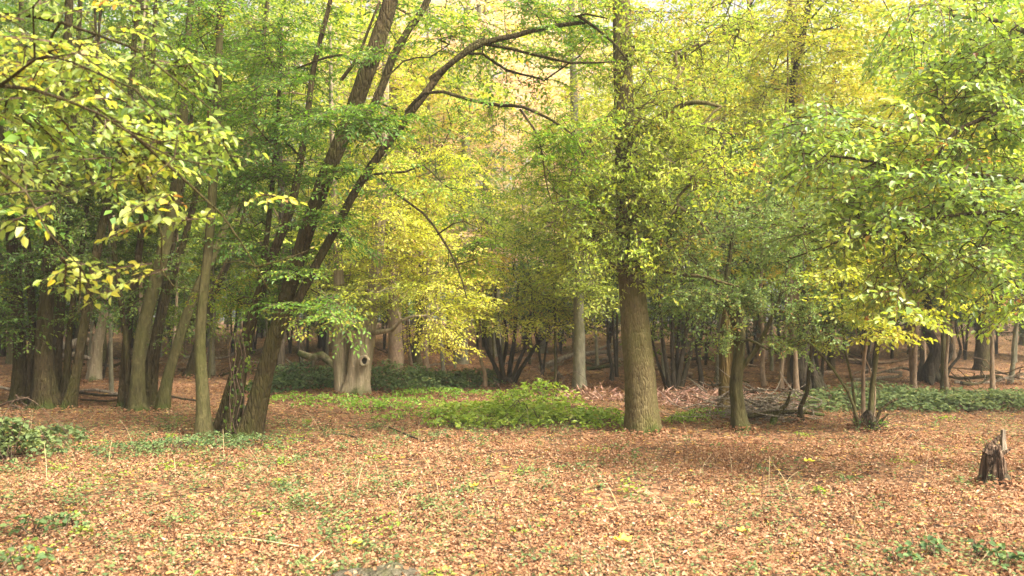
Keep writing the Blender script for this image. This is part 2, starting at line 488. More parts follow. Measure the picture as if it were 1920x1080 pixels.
def ground_mat():
    m, N, Lk = nt('forest_floor')
    tc = N.new('ShaderNodeTexCoord')
    cols = [(.0, (.030, .016, .010)), (.2, (.060, .029, .014)), (.42, (.115, .055, .026)), (.62, (.165, .085, .042)), (.82, (.225, .125, .068)), (.95, (.29, .18, .11)), (1, (.55, .38, .06))]
    res = []
    for sc, off in ((13, 0), (19, 3.7)):
        mp = N.new('ShaderNodeMapping'); mp.inputs['Location'].default_value = (off, off * 2, 0)
        Lk.new(tc.outputs['Object'], mp.inputs[0])
        v = N.new('ShaderNodeTexVoronoi'); v.inputs['Scale'].default_value = sc
        nz = N.new('ShaderNodeTexNoise'); nz.inputs['Scale'].default_value = sc * 1.3; nz.inputs['Detail'].default_value = 3
        Lk.new(mp.outputs[0], nz.inputs[0])
        wm = N.new('ShaderNodeMix'); wm.data_type = 'RGBA'; wm.inputs[0].default_value = .06
        Lk.new(mp.outputs[0], wm.inputs[6]); Lk.new(nz.outputs['Color'], wm.inputs[7]); Lk.new(wm.outputs[2], v.inputs[0])
        sp = N.new('ShaderNodeSeparateColor'); Lk.new(v.outputs['Color'], sp.inputs[0])
        r = ramp(N, cols); Lk.new(sp.outputs[0], r.inputs[0])
        res.append((r, v, sp))
    mx = N.new('ShaderNodeMix'); mx.data_type = 'RGBA'
    gt = N.new('ShaderNodeMath'); gt.operation = 'GREATER_THAN'; gt.inputs[1].default_value = .5
    Lk.new(res[1][2].outputs[1], gt.inputs[0]); Lk.new(gt.outputs[0], mx.inputs[0])
    Lk.new(res[0][0].outputs[0], mx.inputs[6]); Lk.new(res[1][0].outputs[0], mx.inputs[7])
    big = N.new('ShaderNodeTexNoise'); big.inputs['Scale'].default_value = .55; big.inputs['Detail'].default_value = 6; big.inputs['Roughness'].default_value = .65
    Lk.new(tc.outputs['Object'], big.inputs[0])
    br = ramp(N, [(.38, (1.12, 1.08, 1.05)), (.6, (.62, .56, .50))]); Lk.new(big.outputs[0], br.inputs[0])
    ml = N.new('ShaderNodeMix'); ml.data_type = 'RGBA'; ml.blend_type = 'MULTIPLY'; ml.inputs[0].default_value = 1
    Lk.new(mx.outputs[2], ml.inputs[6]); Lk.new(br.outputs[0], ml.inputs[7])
    b = N.new('ShaderNodeBsdfPrincipled'); b.inputs['Roughness'].default_value = .85; b.inputs['Specular IOR Level'].default_value = .2
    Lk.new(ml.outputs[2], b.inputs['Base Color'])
    bp = N.new('ShaderNodeBump'); bp.inputs['Strength'].default_value = .9; bp.inputs['Distance'].default_value = .04
    Lk.new(res[0][2].outputs[0], bp.inputs['Height']); Lk.new(bp.outputs[0], b.inputs['Normal'])
    o = N.new('ShaderNodeOutputMaterial'); Lk.new(b.outputs[0], o.inputs[0])
    return m


# ------------------------------------------------------------------ ground
def axis(lo, hi, d0, gr):
    a = [0.0]
    d = d0
    while a[-1] < hi:
        a.append(a[-1] + d); d = d0 if a[-1] < 22 else d * gr
    b = [0.0]; d = d0
    while b[-1] > lo:
        b.append(b[-1] - d); d = d0 if b[-1] > -22 else d * gr
    return np.array(sorted(set(b + a)))


gx = axis(-420, 420, .3, 1.12); gy = axis(-420, 420, .3, 1.12)
X, Y = np.meshgrid(gx, gy)
Z = H(X, Y) + .02 * np.sin(X * 3.1 + np.sin(Y * 2)) * np.sin(Y * 2.7 + 1)
V = np.stack([X, Y, Z], -1).reshape(-1, 3)
nx, ny = len(gx), len(gy)
i, j = np.meshgrid(np.arange(ny - 1), np.arange(nx - 1), indexing='ij')
b0 = (i * nx + j).ravel()
g = Geo(); g.add(V, np.stack([b0, b0 + 1, b0 + nx + 1, b0 + nx], -1))
tag(g.obj('ground', [ground_mat()]), kind='structure')


def Hf(x, y):
    return H(x, y) + .02 * np.sin(x * 3.1 + np.sin(y * 2)) * np.sin(y * 2.7 + 1)


# ------------------------------------------------------------------ leaf litter, seedlings
def frustum_pts(n, y0, y1, margin, pw=1.0):
    """points on the ground spread over the wedge in front of the viewer"""
    u = rng.rand(n) if hasattr(rng, 'rand') else rng.random(n)
    y = (y0 ** pw + u * (y1 ** pw - y0 ** pw)) ** (1 / pw)
    x = (rng.random(n) * 2 - 1) * (y * .66 + margin)
    return x, y


g = Geo()
for n, y0, y1, pw, s0, s1, mode in ((230000, 3.6, 11, 1.35, .013, .036, 2), (190000, 9, 20, 1.6, .020, .046, 1), (60000, 18, 44, 1.4, .04, .085, 1)):
    x, y = frustum_pts(n, y0, y1, 1.0, pw)
    L = rng.uniform(s0, s1, n) * rng.choice([.6, .9, 1.0, 1.5], n, p=[.3, .35, .25, .1])
    z = Hf(x, y) + rng.uniform(.002, .028, n)
    yaw = rng.uniform(0, 6.28, n); tilt = rng.normal(0, .2, n)
    D = np.stack([np.cos(yaw) * np.cos(tilt), np.sin(yaw) * np.cos(tilt), np.sin(tilt)], -1)
    Nn = np.stack([rng.normal(0, .27, n), rng.normal(0, .27, n), np.ones(n)], -1)
    Nn[rng.random(n) < .3] *= -1
    pn = pnoise(np.stack([x, y, 0 * x], -1), .9, 5)
    pn2 = pnoise(np.stack([x, y, 0 * x], -1), 4.0, 6)
    rust = rng.random(n) < np.clip(.12 + .5 * sstep((y - 7.5) / 4) + .3 * pn, 0, .75)
    tone = np.clip(.53 + rng.normal(0, .17, n) + .13 * pn + .12 * pn2, 0, .94)
    tone = np.where(rust, np.clip(rng.normal(.36, .09, n), .05, .94), tone)
    sp = rng.random(n)
    tone = np.where(sp < .012, rng.uniform(.95, 1.0, n), tone)
    bare = pnoise(np.stack([x, y, 0 * x], -1), 1.7, 8) + .5 * pnoise(np.stack([x, y, 0 * x], -1), 5.0, 9)
    kk = (bare > -.42) | (rng.random(n) < .25)
    leaves(g, np.stack([x, y, z], -1)[kk], D[kk], Nn[kk], L[kk], (L * rng.uniform(.35, .85, n))[kk], tone[kk], mode, curl=.2)
tag(g.obj('leaf_litter', [LEAF['litter']], smooth=False), 'fallen copper and tan leaves covering the floor of the clearing', 'leaf litter', kind='stuff')

# low green seedlings and dry stalks poking through the litter
g = Geo()
n = 30000
x, y = frustum_pts(n, 3.8, 15, .8, 1.3)
pn = pnoise(np.stack([x, y, 0 * x], -1), 1.3, 21)
dens = .25 + .55 * np.clip(pn * 1.8, 0, 1) + .5 * np.exp(-((x + 3.6) / 2.4) ** 2 - ((y - 8.5) / 2.6) ** 2)
dens += .5 * np.exp(-((x - 2.4) / 1.2) ** 2 - ((y - 4.8) / .8) ** 2)
k = rng.random(n) < dens * .5
x, y = x[k], y[k]; n = len(x)
ht = rng.uniform(.02, .12, n) * (1 + .6 * np.clip(pnoise(np.stack([x, y, 0 * x], -1), 2.1, 22), 0, 1))
for rep in range(6):
    yaw = rng.uniform(0, 6.28, n)
    D = np.stack([np.cos(yaw), np.sin(yaw), rng.normal(.15, .25, n)], -1)
    P = np.stack([x, y, Hf(x, y) + ht * (.4 + .12 * rep)], -1) + D * .012
    Nn = np.stack([rng.normal(0, .3, n), rng.normal(0, .3, n), np.ones(n)], -1)
    L = rng.uniform(.014, .04, n)
    leaves(g, P, D, Nn, L, L * rng.choice([.14, .55, .6], n), np.clip(rng.normal(.55, .18, n), 0, 1), 1, 0)
for k in range(330):
    x, y = frustum_pts(1, 4.0, 13.5, .6, 1.3); x, y = float(x[0]), float(y[0])
    if k > 130:
        x = float(rng.normal(-2.4, 1.7)) * y / 8.5; y = float(np.clip(y, 4.4, 12))
    m = int(rng.integers(12, 46)); rr = rng.uniform(.06, .24); hh = rng.uniform(.03, .13)
    a = rng.uniform(0, 6.28, m); r = rr * np.sqrt(rng.random(m))
    P = np.stack([x + r * np.cos(a), y + r * np.sin(a), float(Hf(x, y)) + .015 + hh * rng.random(m)], -1)
    yaw = rng.uniform(0, 6.28, m)
    L = rng.uniform(.02, .048, m)
    leaves(g, P, np.stack([np.cos(yaw), np.sin(yaw), rng.normal(.1, .35, m)], -1), np.stack([rng.normal(0, .4, m), rng.normal(0, .4, m), np.ones(m)], -1), L, L * rng.uniform(.4, .75), np.clip(rng.normal(.55, .18, m), 0, 1), 2, int(rng.random() < .12))
tag(g.obj('seedling_undergrowth', [LEAF['bramble'], LEAF['nettle']], smooth=False), 'sparse low green seedlings sprouting through the fallen leaves', 'seedlings', kind='stuff')
g = Geo()
for k in range(1500):
    x, y = frustum_pts(1, 4.0, 16, .5, 1.3); x, y = float(x[0]), float(y[0])
    ln = random.uniform(.05, .32); a = random.uniform(0, 6.28); z = float(Hf(x, y)) + .022
    p = np.array([[x, y, z], [x + .5 * ln * math.cos(a), y + .5 * ln * math.sin(a), z + random.uniform(0, .02)], [x + ln * math.cos(a + random.uniform(-.4, .4)), y + ln * math.sin(a), z + random.uniform(-.02, .03)]])
    tube(g, p, np.array([1, .8, .4]) * random.uniform(.0015, .005), 4, 0)
for k in range(360):
    x, y = frustum_pts(1, 4.2, 12.5, .5, 1.2)
    x, y = float(x[0]), float(y[0])
    h = random.uniform(.08, .34); a = random.uniform(0, 6.28); b = random.uniform(.15, 1.1) * h
    p = np.array([[x, y, float(Hf(x, y)) - .02], [x + b * .4 * math.cos(a), y + b * .4 * math.sin(a), float(Hf(x, y)) + h * .55], [x + b * math.cos(a), y + b * math.sin(a), float(Hf(x, y)) + h]])
    tube(g, resample(p, .08), np.linspace(.0032, .0014, len(resample(p, .08))), 4, random.choice((0, 0, 0, 0, 1)))
tag(g.obj('dry_stalks', [BARK['twig'], BARK['straw']]), 'thin dry brown stalks standing among the fallen leaves', 'dry stalks', kind='stuff')


# ------------------------------------------------------------------ trees
def extend_up(P, ln=4.0, keep=.55):
    d = norm(P[-1, :3] - P[-2, :3])
    out = [P]
    p = P[-1].copy()
    for k in range(int(ln)):
        d = norm(d * .8 + np.array([0, 0, .35]))
        p = p.copy(); p[:3] = p[:3] + d; p[3] *= .82
        out.append(p[None])
    return np.vstack(out)


def stem_path(pts, Y0, ext, ground=True):
    P = []
    for q in pts:
        px, py, w = q[:3]; dy = q[3] if len(q) > 3 else 0
        p = W(px, py, Y0 + dy)
        P.append([*p, w * .43 * (Y0 + dy) / F])
    P = np.array(P)
    if ground:
        P[0, 2] = float(Hf(P[0, 0], P[0, 1])) - .08
    if ext:
        P = extend_up(P, ext)
    return resample(P, .16)


BASES = []


def build_tree(name, label, cat, base, stems, blobs, leafm, barkm, kind='flat', leaf=.06, slen=.8, seed=1, mode=2,
               limbs=(), stem_name='stem', ext=4, flare=(.55, .22, 5), flute=.07, rough=.02, top=None, aspect=.55,
               group=None, dens=1.0, tsd=.13, wk=1.0, roots=6, tmean=0.0, tip=.0035, pitch=-.12, rollsd=.2, lift=.12, sides=20, barks=None, twigs=True, minz=1.3, Y0=None, tone2=None):
    rs = np.random.RandomState(seed)
    if base is None:
        o3 = np.array([0, 0, 0.])
    else:
        o3 = G(*base) if len(base) == 2 else np.asarray(base, float)
    Y0 = Y0 or o3[1]
    root = empty(name, o3, label, cat, group)
    nodes = []
    sgeo = []
    for si, st in enumerate(stems):
        P = stem_path(st, Y0, ext); P[:, 3] *= wk
        gg = Geo()
        tube(gg, P[:, :3], P[:, 3], sides if P[0, 3] > .05 else 9, 0, .5, flute, rough, flare, seed=seed * 13 + si)
        gg.obj(stem_name, [BARK[barks[si] if barks else barkm]], root, o3)
        z0 = Hf(o3[0], o3[1])
        nodes += [p for p in P[::2] if p[2] > z0 + minz]
        BASES.append((P[0, 0], P[0, 1], P[0, 3] * wk))
    for si, st in enumerate(stems):
        if not roots or st[0][2] < 40:
            continue
        P = stem_path(st, Y0, 0)
        gg = Geo(); r0 = P[0, 3] * wk
        for q in range(roots):
            a = 6.283 * (q + rs.uniform(-.3, .3)) / roots
            d = np.array([math.cos(a), math.sin(a), 0]); ln = r0 * rs.uniform(.7, 1.4)
            p0 = P[0, :3] + np.array([0, 0, .08])
            pts = [p0 + d * r0 * .55 + [0, 0, r0 * rs.uniform(1.2, 2.2)], p0 + d * r0 * .9 + [0, 0, r0 * .55], p0 + d * (r0 + ln * .45) + [0, 0, .02], p0 + d * (r0 + ln) + [0, 0, -.07]]
            Q = resample(np.array([[*p, w_] for p, w_ in zip(pts, (r0 * .30, r0 * .42, r0 * .26, r0 * .10))]), .05)
            rg = Geo(); tube(rg, Q[:, :3], Q[:, 3], 9, 0, .5, .12, .04, None, seed=seed + q)
            rg.obj('root', [BARK[barks[si] if barks else barkm]], root, o3)
    for li, lb in enumerate(limbs):
        P = stem_path(lb, Y0, 0, ground=False); P[:, 3] *= wk
        P[:, :3] += np.cumsum(rs.normal(0, .012, (len(P), 3)), axis=0) * np.linspace(0, 1, len(P))[:, None]
        gg = Geo()
        tube(gg, P[:, :3], P[:, 3], 10, 0, .5, .06, .03, None, seed=seed * 7 + li)
        for p in P[3::2]:
            for q in range(rs.randint(0, 3)):
                d = norm(rs.normal(0, 1, 3) * [1, .6, .8]); ln = rs.uniform(.12, .55)
                a1 = p[:3] + d * ln * .5 + rs.normal(0, .04, 3); a2 = a1 + norm(d + rs.normal(0, .5, 3)) * ln * .5
                tube(gg, np.array([p[:3], a1, a2]), np.array([.006, .004, .0018]), 4, 0)
                tube(gg, np.array([a1, a1 + norm(d + rs.normal(0, .8, 3)) * ln * .4]), np.array([.003, .0015]), 3, 0)
        gg.obj('limb', [BARK[barkm]], root, o3)
        nodes += [p for p in P]
    at, tn = [], []
    for bi, bl in enumerate(blobs):
        px, py, rx, ry, dy, rd, n = bl[:7]
        tb = bl[7] if len(bl) > 7 else 0.0
        Yb = Y0 + dy
        c = W(px, py, Yb); r = np.array([rx * Yb / F, rd, ry * Yb / F])
        s = sample_blob(c, r, n, rs, seed * 3 + bi)
        at += s; tn += [tb] * len(s)
    if top:
        cz, rad, hz, n = top
        c = np.array([np.mean([p[0] for p in nodes]), np.mean([p[1] for p in nodes]), cz])
        s = sample_blob(c, np.array([rad, rad, hz]), n, rs, seed * 5)
        at += s; tn += [0] * len(s)
    at = np.array(at); tn = np.array(tn)
    gz = Hf(at[:, 0], at[:, 1])
    k = at[:, 2] > gz + .35
    at, tn = at[k], tn[k]
    nod = np.array([p[:3] for p in nodes])
    br = grow(nod, None, at, rs, tip=tip, lift=lift)
    order = np.argsort([np.min(np.linalg.norm(nod - a, axis=1)) for a in at])
    pos = np.array([b[0][-1] for b in br]); dirs = norm(np.array([b[2] for b in br]))
    to = tn[order]
    n = len(pos)
    yaw = np.arctan2(dirs[:, 1], dirs[:, 0]) + rs.normal(0, .5, n)
    pt = np.clip(dirs[:, 2], -.5, .4) * .5 + rs.normal(pitch, .18, n)
    roll = rs.normal(0, rollsd, n)
    sc = rs.uniform(.75, 1.2, n)
    if top:
        far = pos[:, 2] > 8.2
        sc = np.where(far, sc * 1.7, sc)
    back = .35 * slen * sc
    pos = pos - back[:, None] * np.stack([np.cos(yaw) * np.cos(pt), np.sin(yaw) * np.cos(pt), np.sin(pt)], -1)
    toff = to + tmean + rs.normal(0, .10, n) + .12 * pnoise(pos, 1.1, seed + 90)
    gc = Geo()
    for P, r, d in br:
        tube(gc, P, r, 5 if r[0] < .012 else 7, 2, .5, cap=False)
    put_sprays(gc, spray_set(kind, leaf, slen, seed, 6, dens), pos, yaw, pt, roll, sc, toff, aspect, mode, twigs, rs, tsd)
    gc.obj('crown', [LEAF[leafm], BARK['twig'], BARK[barkm]], root, o3, smooth=False)
    return root


# --- the leaning coppiced hornbeam
hb = build_tree('coppiced_hornbeam', 'leaning many-stemmed hornbeam whose long mossy limb arches over the clearing', 'tree', (440, 822),
    stems=[[(382, 822, 44), (379, 740, 34), (375, 650, 30), (380, 560, 27), (392, 450, 25), (402, 300, 22), (408, 160, 19), (412, 20, 16)],
           [(405, 815, 34, .25), (432, 730, 30, .25), (455, 650, 27, .2), (480, 570, 26, .2), (515, 470, 25, .2), (548, 380, 22, .2), (572, 250, 18, .3), (590, 120, 15, .4), (620, 0, 12, .4)],
           [(462, 826, 66), (486, 740, 52), (503, 670, 46), (526, 590, 43), (556, 490, 41), (588, 390, 40), (622, 300, 40), (652, 230, 41), (685, 140, 43), (710, 70, 42), (732, 0, 38)],
           [(430, 822, 50, .1), (440, 770, 40, .1), (452, 710, 30, .15), (462, 660, 24, .2), (476, 600, 20, .3)]],
    limbs=[[(520, 630, 24, -.05), (560, 560, 27, -.1), (597, 490, 25, -.1), (636, 415, 24, -.1), (668, 352, 23, -.05), (708, 292, 23, 0), (748, 232, 24, 0), (800, 160, 22, 0), (832, 125, 17, 0), (880, 85, 13, 0), (905, 70, 9, 0)],
           [(806, 150, 15, 0), (860, 108, 16, -.1), (905, 80, 16, -.15), (965, 62, 15, -.2), (1010, 46, 13, -.2), (1060, 33, 12, -.25), (1085, 30, 11, -.3)],
           [(1085, 30, 10, -.3), (1120, 55, 9, -.3), (1150, 80, 7, -.3), (1175, 110, 5, -.4)],
           [(1075, 32, 7, -.3), (1100, 26, 6, -.3), (1140, 30, 4, -.4)],
           [(650, 245, 22, .1), (690, 215, 23, .2), (715, 165, 23, .25), (735, 110, 22, .3), (765, 55, 21, .3), (798, 0, 19, .35), (825, -60, 16, .4)],
           [(760, 210, 10, -.1), (795, 175, 11, -.2), (830, 172, 10, -.25), (880, 188, 10, -.3), (940, 200, 10, -.4), (985, 205, 9, -.5), (1040, 228, 7, -.5), (1075, 252, 5, -.6), (1098, 290, 3, -.6)],
           [(975, 205, 7, -.45), (1000, 240, 6, -.5), (1015, 280, 5, -.6), (1022, 330, 4, -.6), (1040, 385, 3, -.6)],
           [(905, 82, 9, -.1), (960, 92, 8, -.2), (1010, 105, 8, -.3), (1070, 114, 7, -.3), (1115, 113, 6, -.4), (1152, 108, 4, -.4)],
           [(880, 100, 8, .1), (905, 100, 7, .2), (950, 128, 7, .2), (1000, 140, 6, .2), (1020, 146, 5, .2), (1050, 125, 5, .2), (1085, 100, 4, .2), (1108, 68, 3, .2)],
           [(668, 350, 10, -.1), (705, 328, 8, -.2), (760, 324, 7, -.3), (795, 312, 6, -.3), (830, 345, 4, -.4), (862, 368, 3, -.4)],
           [(715, 335, 7, -.2), (745, 365, 7, -.3), (790, 400, 7, -.4), (820, 445, 7, -.5), (845, 490, 6, -.5), (856, 530, 5, -.5), (862, 560, 3, -.5)],
           [(745, 205, 8, -.1), (700, 180, 5, -.2), (760, 115, 5, -.1), (810, 108, 4, 0), (845, 85, 3, 0)],
           [(640, 150, 12, .1), (675, 100, 9, 0), (690, 60, 8, 0), (715, 0, 6, 0)],
           [(820, 440, 5, -.5), (850, 420, 4, -.6), (870, 416, 4, -.6), (900, 430, 2, -.6)],
           [(700, 130, 10, .2), (640, 105, 8, .3), (590, 118, 6, .3), (520, 140, 4, .4)]],
    blobs=[(440, 110, 130, 110, .2, 1.2, 56), (560, 70, 90, 80, .6, .8, 18, -.03), (520, 200, 90, 60, .1, .8, 28, -.03), (650, 225, 90, 30, -.6, .4, 15), (450, 320, 90, 90, .3, 1, 36, -.06),
           (470, 440, 70, 60, .2, .8, 18, -.06), (420, 540, 60, 60, .6, .6, 9, .2), (600, 580, 55, 40, -.4, .5, 10, -.02), (560, 300, 60, 50, .5, .5, 8),
           (700, 60, 110, 60, .9, .7, 8, .1), (850, 60, 110, 50, .5, .6, 14, .05), (980, 40, 110, 40, .2, .6, 12, .05), (1060, 60, 90, 50, .1, .6, 12),
           (900, 205, 80, 20, -.3, .4, 4, .06), (1030, 250, 70, 60, -.5, .4, 14, .06), (1060, 310, 50, 70, -.6, .5, 8, .06), (1050, 140, 70, 40, .2, .5, 7),
           (800, 350, 80, 35, -.3, .5, 8, .16), (850, 460, 60, 60, -.5, .5, 9, .18), (640, 430, 60, 40, .4, .5, 7, -.04), (530, 540, 50, 40, .4, .5, 7), (600, 410, 60, 18, -.4, .3, 9), (665, 232, 70, 18, -.5, .3, 12), (560, 495, 60, 16, -.4, .3, 8), (640, 320, 60, 16, -.4, .3, 7), (720, 90, 60, 18, -.4, .3, 4), (780, 220, 70, 40, .3, .5, 5, .1)],
    leafm='hornbeam', barkm='hornbeam', barks=['olive', 'hornbeam', 'hornbeam', 'hornbeam'], leaf=.056, slen=.78, seed=3, top=(8.8, 4.2, 1.6, 76), flare=(.8, .28, 5), flute=.09, pitch=-.06, rollsd=.15, wk=.76, tmean=.07)
# ivy on its foot
g = Geo(); rs = np.random.RandomState(4)
b3 = G(440, 822)
for k in range(190):
    t = rs.rand(); ph = rs.uniform(0, 6.28)
    c = W(438 + 20 * t + rs.normal(0, 4), 822 - 210 * t ** 1.3, b3[1])
    r = .16 * (1 - .35 * t)
    d = np.array([math.cos(ph), math.sin(ph), 0])
    P = c + d * r
    leaves(g, P[None], (np.array([0, 0, -1.0]) + rs.normal(0, .4, 3))[None], (d + rs.normal(0, .3, 3))[None], np.array([rs.uniform(.035, .065)]), np.array([rs.uniform(.03, .055)]), np.array([rs.uniform(.2, .9)]), 2)
for k in range(4):
    c = [W(432 + 8 * k + 6 * math.sin(t * 3 + k), 825 - 40 * t, b3[1] - .19 + .02 * k) for t in range(6)]
    tube(g, resample(np.array(c), .1), np.full(len(resample(np.array(c), .1)), .006), 4, 1)
g.obj('ivy', [LEAF['dark'], BARK['twig']], hb, b3, smooth=False)

# --- second clump, behind it to the left
build_tree('coppiced_hornbeam', 'clump of smooth olive stems fanning out left of the leaning hornbeam', 'tree', (270, 770),
    stems=[[(230, 752, 30, .3), (236, 660, 24, .3), (246, 570, 22, .3), (262, 460, 20, .3), (275, 330, 18, .3), (285, 160, 15, .3), (292, 10, 12, .3)],
           [(258, 770, 46), (259, 700, 38), (264, 640, 36), (281, 570, 36), (302, 490, 35), (318, 420, 32), (334, 320, 28), (345, 200, 24), (352, 80, 20), (358, 0, 18)],
           [(282, 750, 26, .4), (290, 680, 23, .4), (300, 610, 21, .4), (318, 540, 20, .4), (345, 450, 18, .4), (375, 330, 15, .4), (400, 180, 12, .4), (420, 10, 10, .4)],
           [(303, 774, 34, -.1), (312, 720, 31, -.1), (326, 670, 29, -.1), (347, 600, 29, -.1), (375, 530, 27, -.1), (420, 430, 23, 0), (455, 320, 19, .1), (480, 180, 16, .2), (500, 20, 12, .3)],
           [(292, 752, 20, .5), (316, 690, 16, .5), (340, 635, 14, .5), (366, 590, 12, .5), (410, 520, 9, .5)],
           [(242, 756, 22, .1), (240, 690, 18, .1), (234, 620, 16, .1), (222, 530, 15, .1), (205, 400, 13, .2), (190, 240, 10, .3)],
           [(276, 760, 22, .3), (278, 690, 19, .3), (292, 620, 17, .3), (306, 550, 16, .3), (325, 460, 14, .4), (350, 300, 11, .5)]],
    blobs=[(250, 470, 120, 110, .3, 1.2, 46, -.08), (150, 380, 120, 110, .5, 1.2, 34, -.05), (350, 330, 110, 130, .5, 1.3, 40, -.05), (300, 140, 190, 140, .5, 1.5, 70), (450, 120, 120, 120, .8, 1.2, 30, .05), (330, 590, 90, 50, .6, .8, 16, .0)],
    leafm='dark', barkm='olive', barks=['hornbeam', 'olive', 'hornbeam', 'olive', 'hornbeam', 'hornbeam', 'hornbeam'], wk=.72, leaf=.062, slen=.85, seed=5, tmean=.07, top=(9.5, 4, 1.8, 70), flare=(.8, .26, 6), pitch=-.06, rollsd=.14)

# --- first clump at the far left
build_tree('coppiced_hornbeam', 'fluted many-stemmed hornbeam with flared mossy foot standing left of the olive clump', 'tree', (90, 765),
    stems=[[(42, 742, 44, .5), (38, 670, 34, .5), (36, 600, 32, .5), (30, 520, 30, .5), (20, 430, 28, .5), (5, 300, 25, .5), (-10, 140, 20, .5), (-20, 0, 16, .5)],
           [(86, 766, 66), (82, 700, 52), (82, 640, 46), (88, 560, 40), (95, 470, 36), (104, 380, 32), (116, 270, 28), (124, 130, 24), (130, 0, 20)],
           [(104, 752, 34, .4), (106, 680, 26, .4), (112, 600, 22, .4), (120, 500, 20, .4), (128, 380, 17, .4), (140, 200, 14, .4), (150, 10, 11, .4)],
           [(126, 758, 34, -.1), (142, 700, 27, -.1), (152, 640, 26, -.1), (164, 570, 25, -.1), (182, 470, 23, -.1), (205, 370, 20, 0), (240, 220, 17, .1), (252, 80, 14, .1), (260, 0, 12, .1)],
           [(66, 750, 30, .3), (60, 690, 24, .3), (62, 620, 21, .3), (58, 540, 20, .3), (50, 440, 18, .3), (44, 280, 15, .4), (40, 100, 12, .5)],
           [(118, 762, 26, .2), (126, 700, 20, .2), (130, 630, 18, .2), (140, 550, 17, .2), (156, 450, 15, .3), (172, 300, 12, .4)]],
    blobs=[(40, 540, 90, 90, .2, 1.2, 46, .04), (120, 430, 120, 110, .2, 1.2, 46, -.05), (40, 330, 120, 120, .3, 1.3, 44), (170, 240, 150, 120, .3, 1.5, 50), (60, 120, 150, 120, .5, 1.5, 46), (190, 560, 70, 40, .3, .7, 10), (-80, 400, 100, 250, 0, 1.5, 40)],
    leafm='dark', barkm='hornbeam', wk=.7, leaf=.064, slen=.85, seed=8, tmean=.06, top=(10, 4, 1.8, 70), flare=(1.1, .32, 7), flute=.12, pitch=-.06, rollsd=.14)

# --- the oak
build_tree('oak_tree', 'big straight oak with sunlit yellow-green leaves clothing its trunk, middle of the clearing', 'tree', (1205, 812),
    stems=[[(1206, 815, 80), (1203, 770, 72), (1200, 700, 68), (1194, 640, 64), (1188, 570, 60), (1182, 500, 56), (1178, 420, 53), (1175, 330, 50), (1172, 240, 46), (1168, 150, 42), (1166, 60, 40), (1164, -20, 36)]],
    limbs=[[(1200, 505, 10, 0), (1235, 505, 10, -.1), (1275, 513, 9, -.2), (1320, 520, 8, -.3), (1362, 532, 6, -.4), (1390, 540, 4, -.4)],
           [(1160, 505, 8, -.1), (1140, 490, 9, -.2), (1132, 487, 7, -.25), (1118, 500, 4, -.25)], [(1134, 488, 6, -.22), (1142, 462, 5, -.3), (1146, 452, 3, -.3)],
           [(1190, 255, 14, 0), (1240, 215, 12, -.2), (1300, 190, 10, -.5), (1350, 200, 7, -.8)], [(1160, 200, 13, 0), (1115, 250, 10, -.2), (1075, 320, 8, -.4), (1060, 380, 5, -.5)],
           [(1185, 400, 10, 0), (1240, 380, 9, -.3), (1290, 400, 7, -.6), (1320, 440, 4, -.7)]],
    blobs=[(1170, 40, 70, 60, -.3, .4, 20, .06), (1178, 235, 48, 45, -.35, .3, 16, .04), (1168, 120, 40, 40, -.35, .25, 8, .05), (1182, 350, 46, 60, -.35, .3, 18, .03), (1190, 480, 55, 55, -.3, .30, 30), (1185, 330, 50, 120, -.2, .35, 34), (1270, 300, 85, 90, -.4, .7, 52, .08), (1250, 150, 100, 100, -.1, .9, 60, .12), (1330, 290, 60, 70, -.5, .6, 24, .1),
           (1240, 430, 60, 70, -.4, .5, 30, .04), (1105, 340, 70, 110, -.3, .7, 46, -.02), (1080, 450, 50, 60, -.3, .6, 16, -.04), (1130, 60, 90, 70, 0, .8, 18, .1), (1330, 60, 90, 90, .2, .9, 36, .1), (1110, 430, 50, 70, -.2, .5, 16, .02)],
    leafm='oak', barkm='oak', kind='tuft', leaf=.062, slen=.62, seed=9, stem_name='trunk', ext=6, top=(9.2, 4.6, 1.8, 100), roots=0, flare=(.30, .2, 6), flute=.025, rough=.012, sides=36, aspect=.5, dens=1.0, tmean=.03)

# --- thorn with blue-green leaves and its crooked stem
build_tree('thorn_tree', 'crooked thorn with blue-green leaves standing in front of the mossy snag', 'tree', (1388, 808),
    stems=[[(1390, 810, 44), (1384, 770, 32), (1380, 720, 27), (1384, 680, 25), (1388, 640, 23), (1382, 612, 19), (1368, 580, 15), (1362, 540, 12), (1370, 470, 10), (1385, 400, 8)]],
    limbs=[[(1384, 698, 14, 0), (1400, 678, 11, -.05), (1418, 655, 10, -.1), (1430, 630, 10, -.1), (1442, 600, 9, -.15), (1460, 560, 7, -.2), (1475, 500, 5, -.2)],
           [(1388, 640, 7, -.05), (1405, 636, 6, -.15), (1425, 644, 6, -.25), (1440, 652, 4, -.3)], [(1362, 545, 8, 0), (1330, 520, 7, -.1), (1295, 480, 5, -.2)]],
    blobs=[(1400, 410, 150, 60, -.2, .9, 44), (1310, 450, 90, 60, -.2, .7, 30), (1500, 470, 90, 50, -.2, .8, 34), (1440, 555, 110, 32, -.3, .6, 40), (1520, 600, 60, 28, -.3, .5, 22), (1325, 560, 80, 28, -.2, .6, 22), (1280, 390, 80, 50, 0, .6, 20, .06), (1350, 620, 34, 24, -.3, .3, 7), (1480, 640, 50, 20, -.3, .4, 12), (1450, 340, 120, 60, .2, .8, 24, .1)],
    leafm='blue', barkm='olive', kind='tuft', leaf=.042, slen=.5, tsd=.2, pitch=-.05, roots=0, seed=12, stem_name='trunk', ext=0, flare=(.5, .12, 5), dens=1.35, aspect=.6, minz=.8)

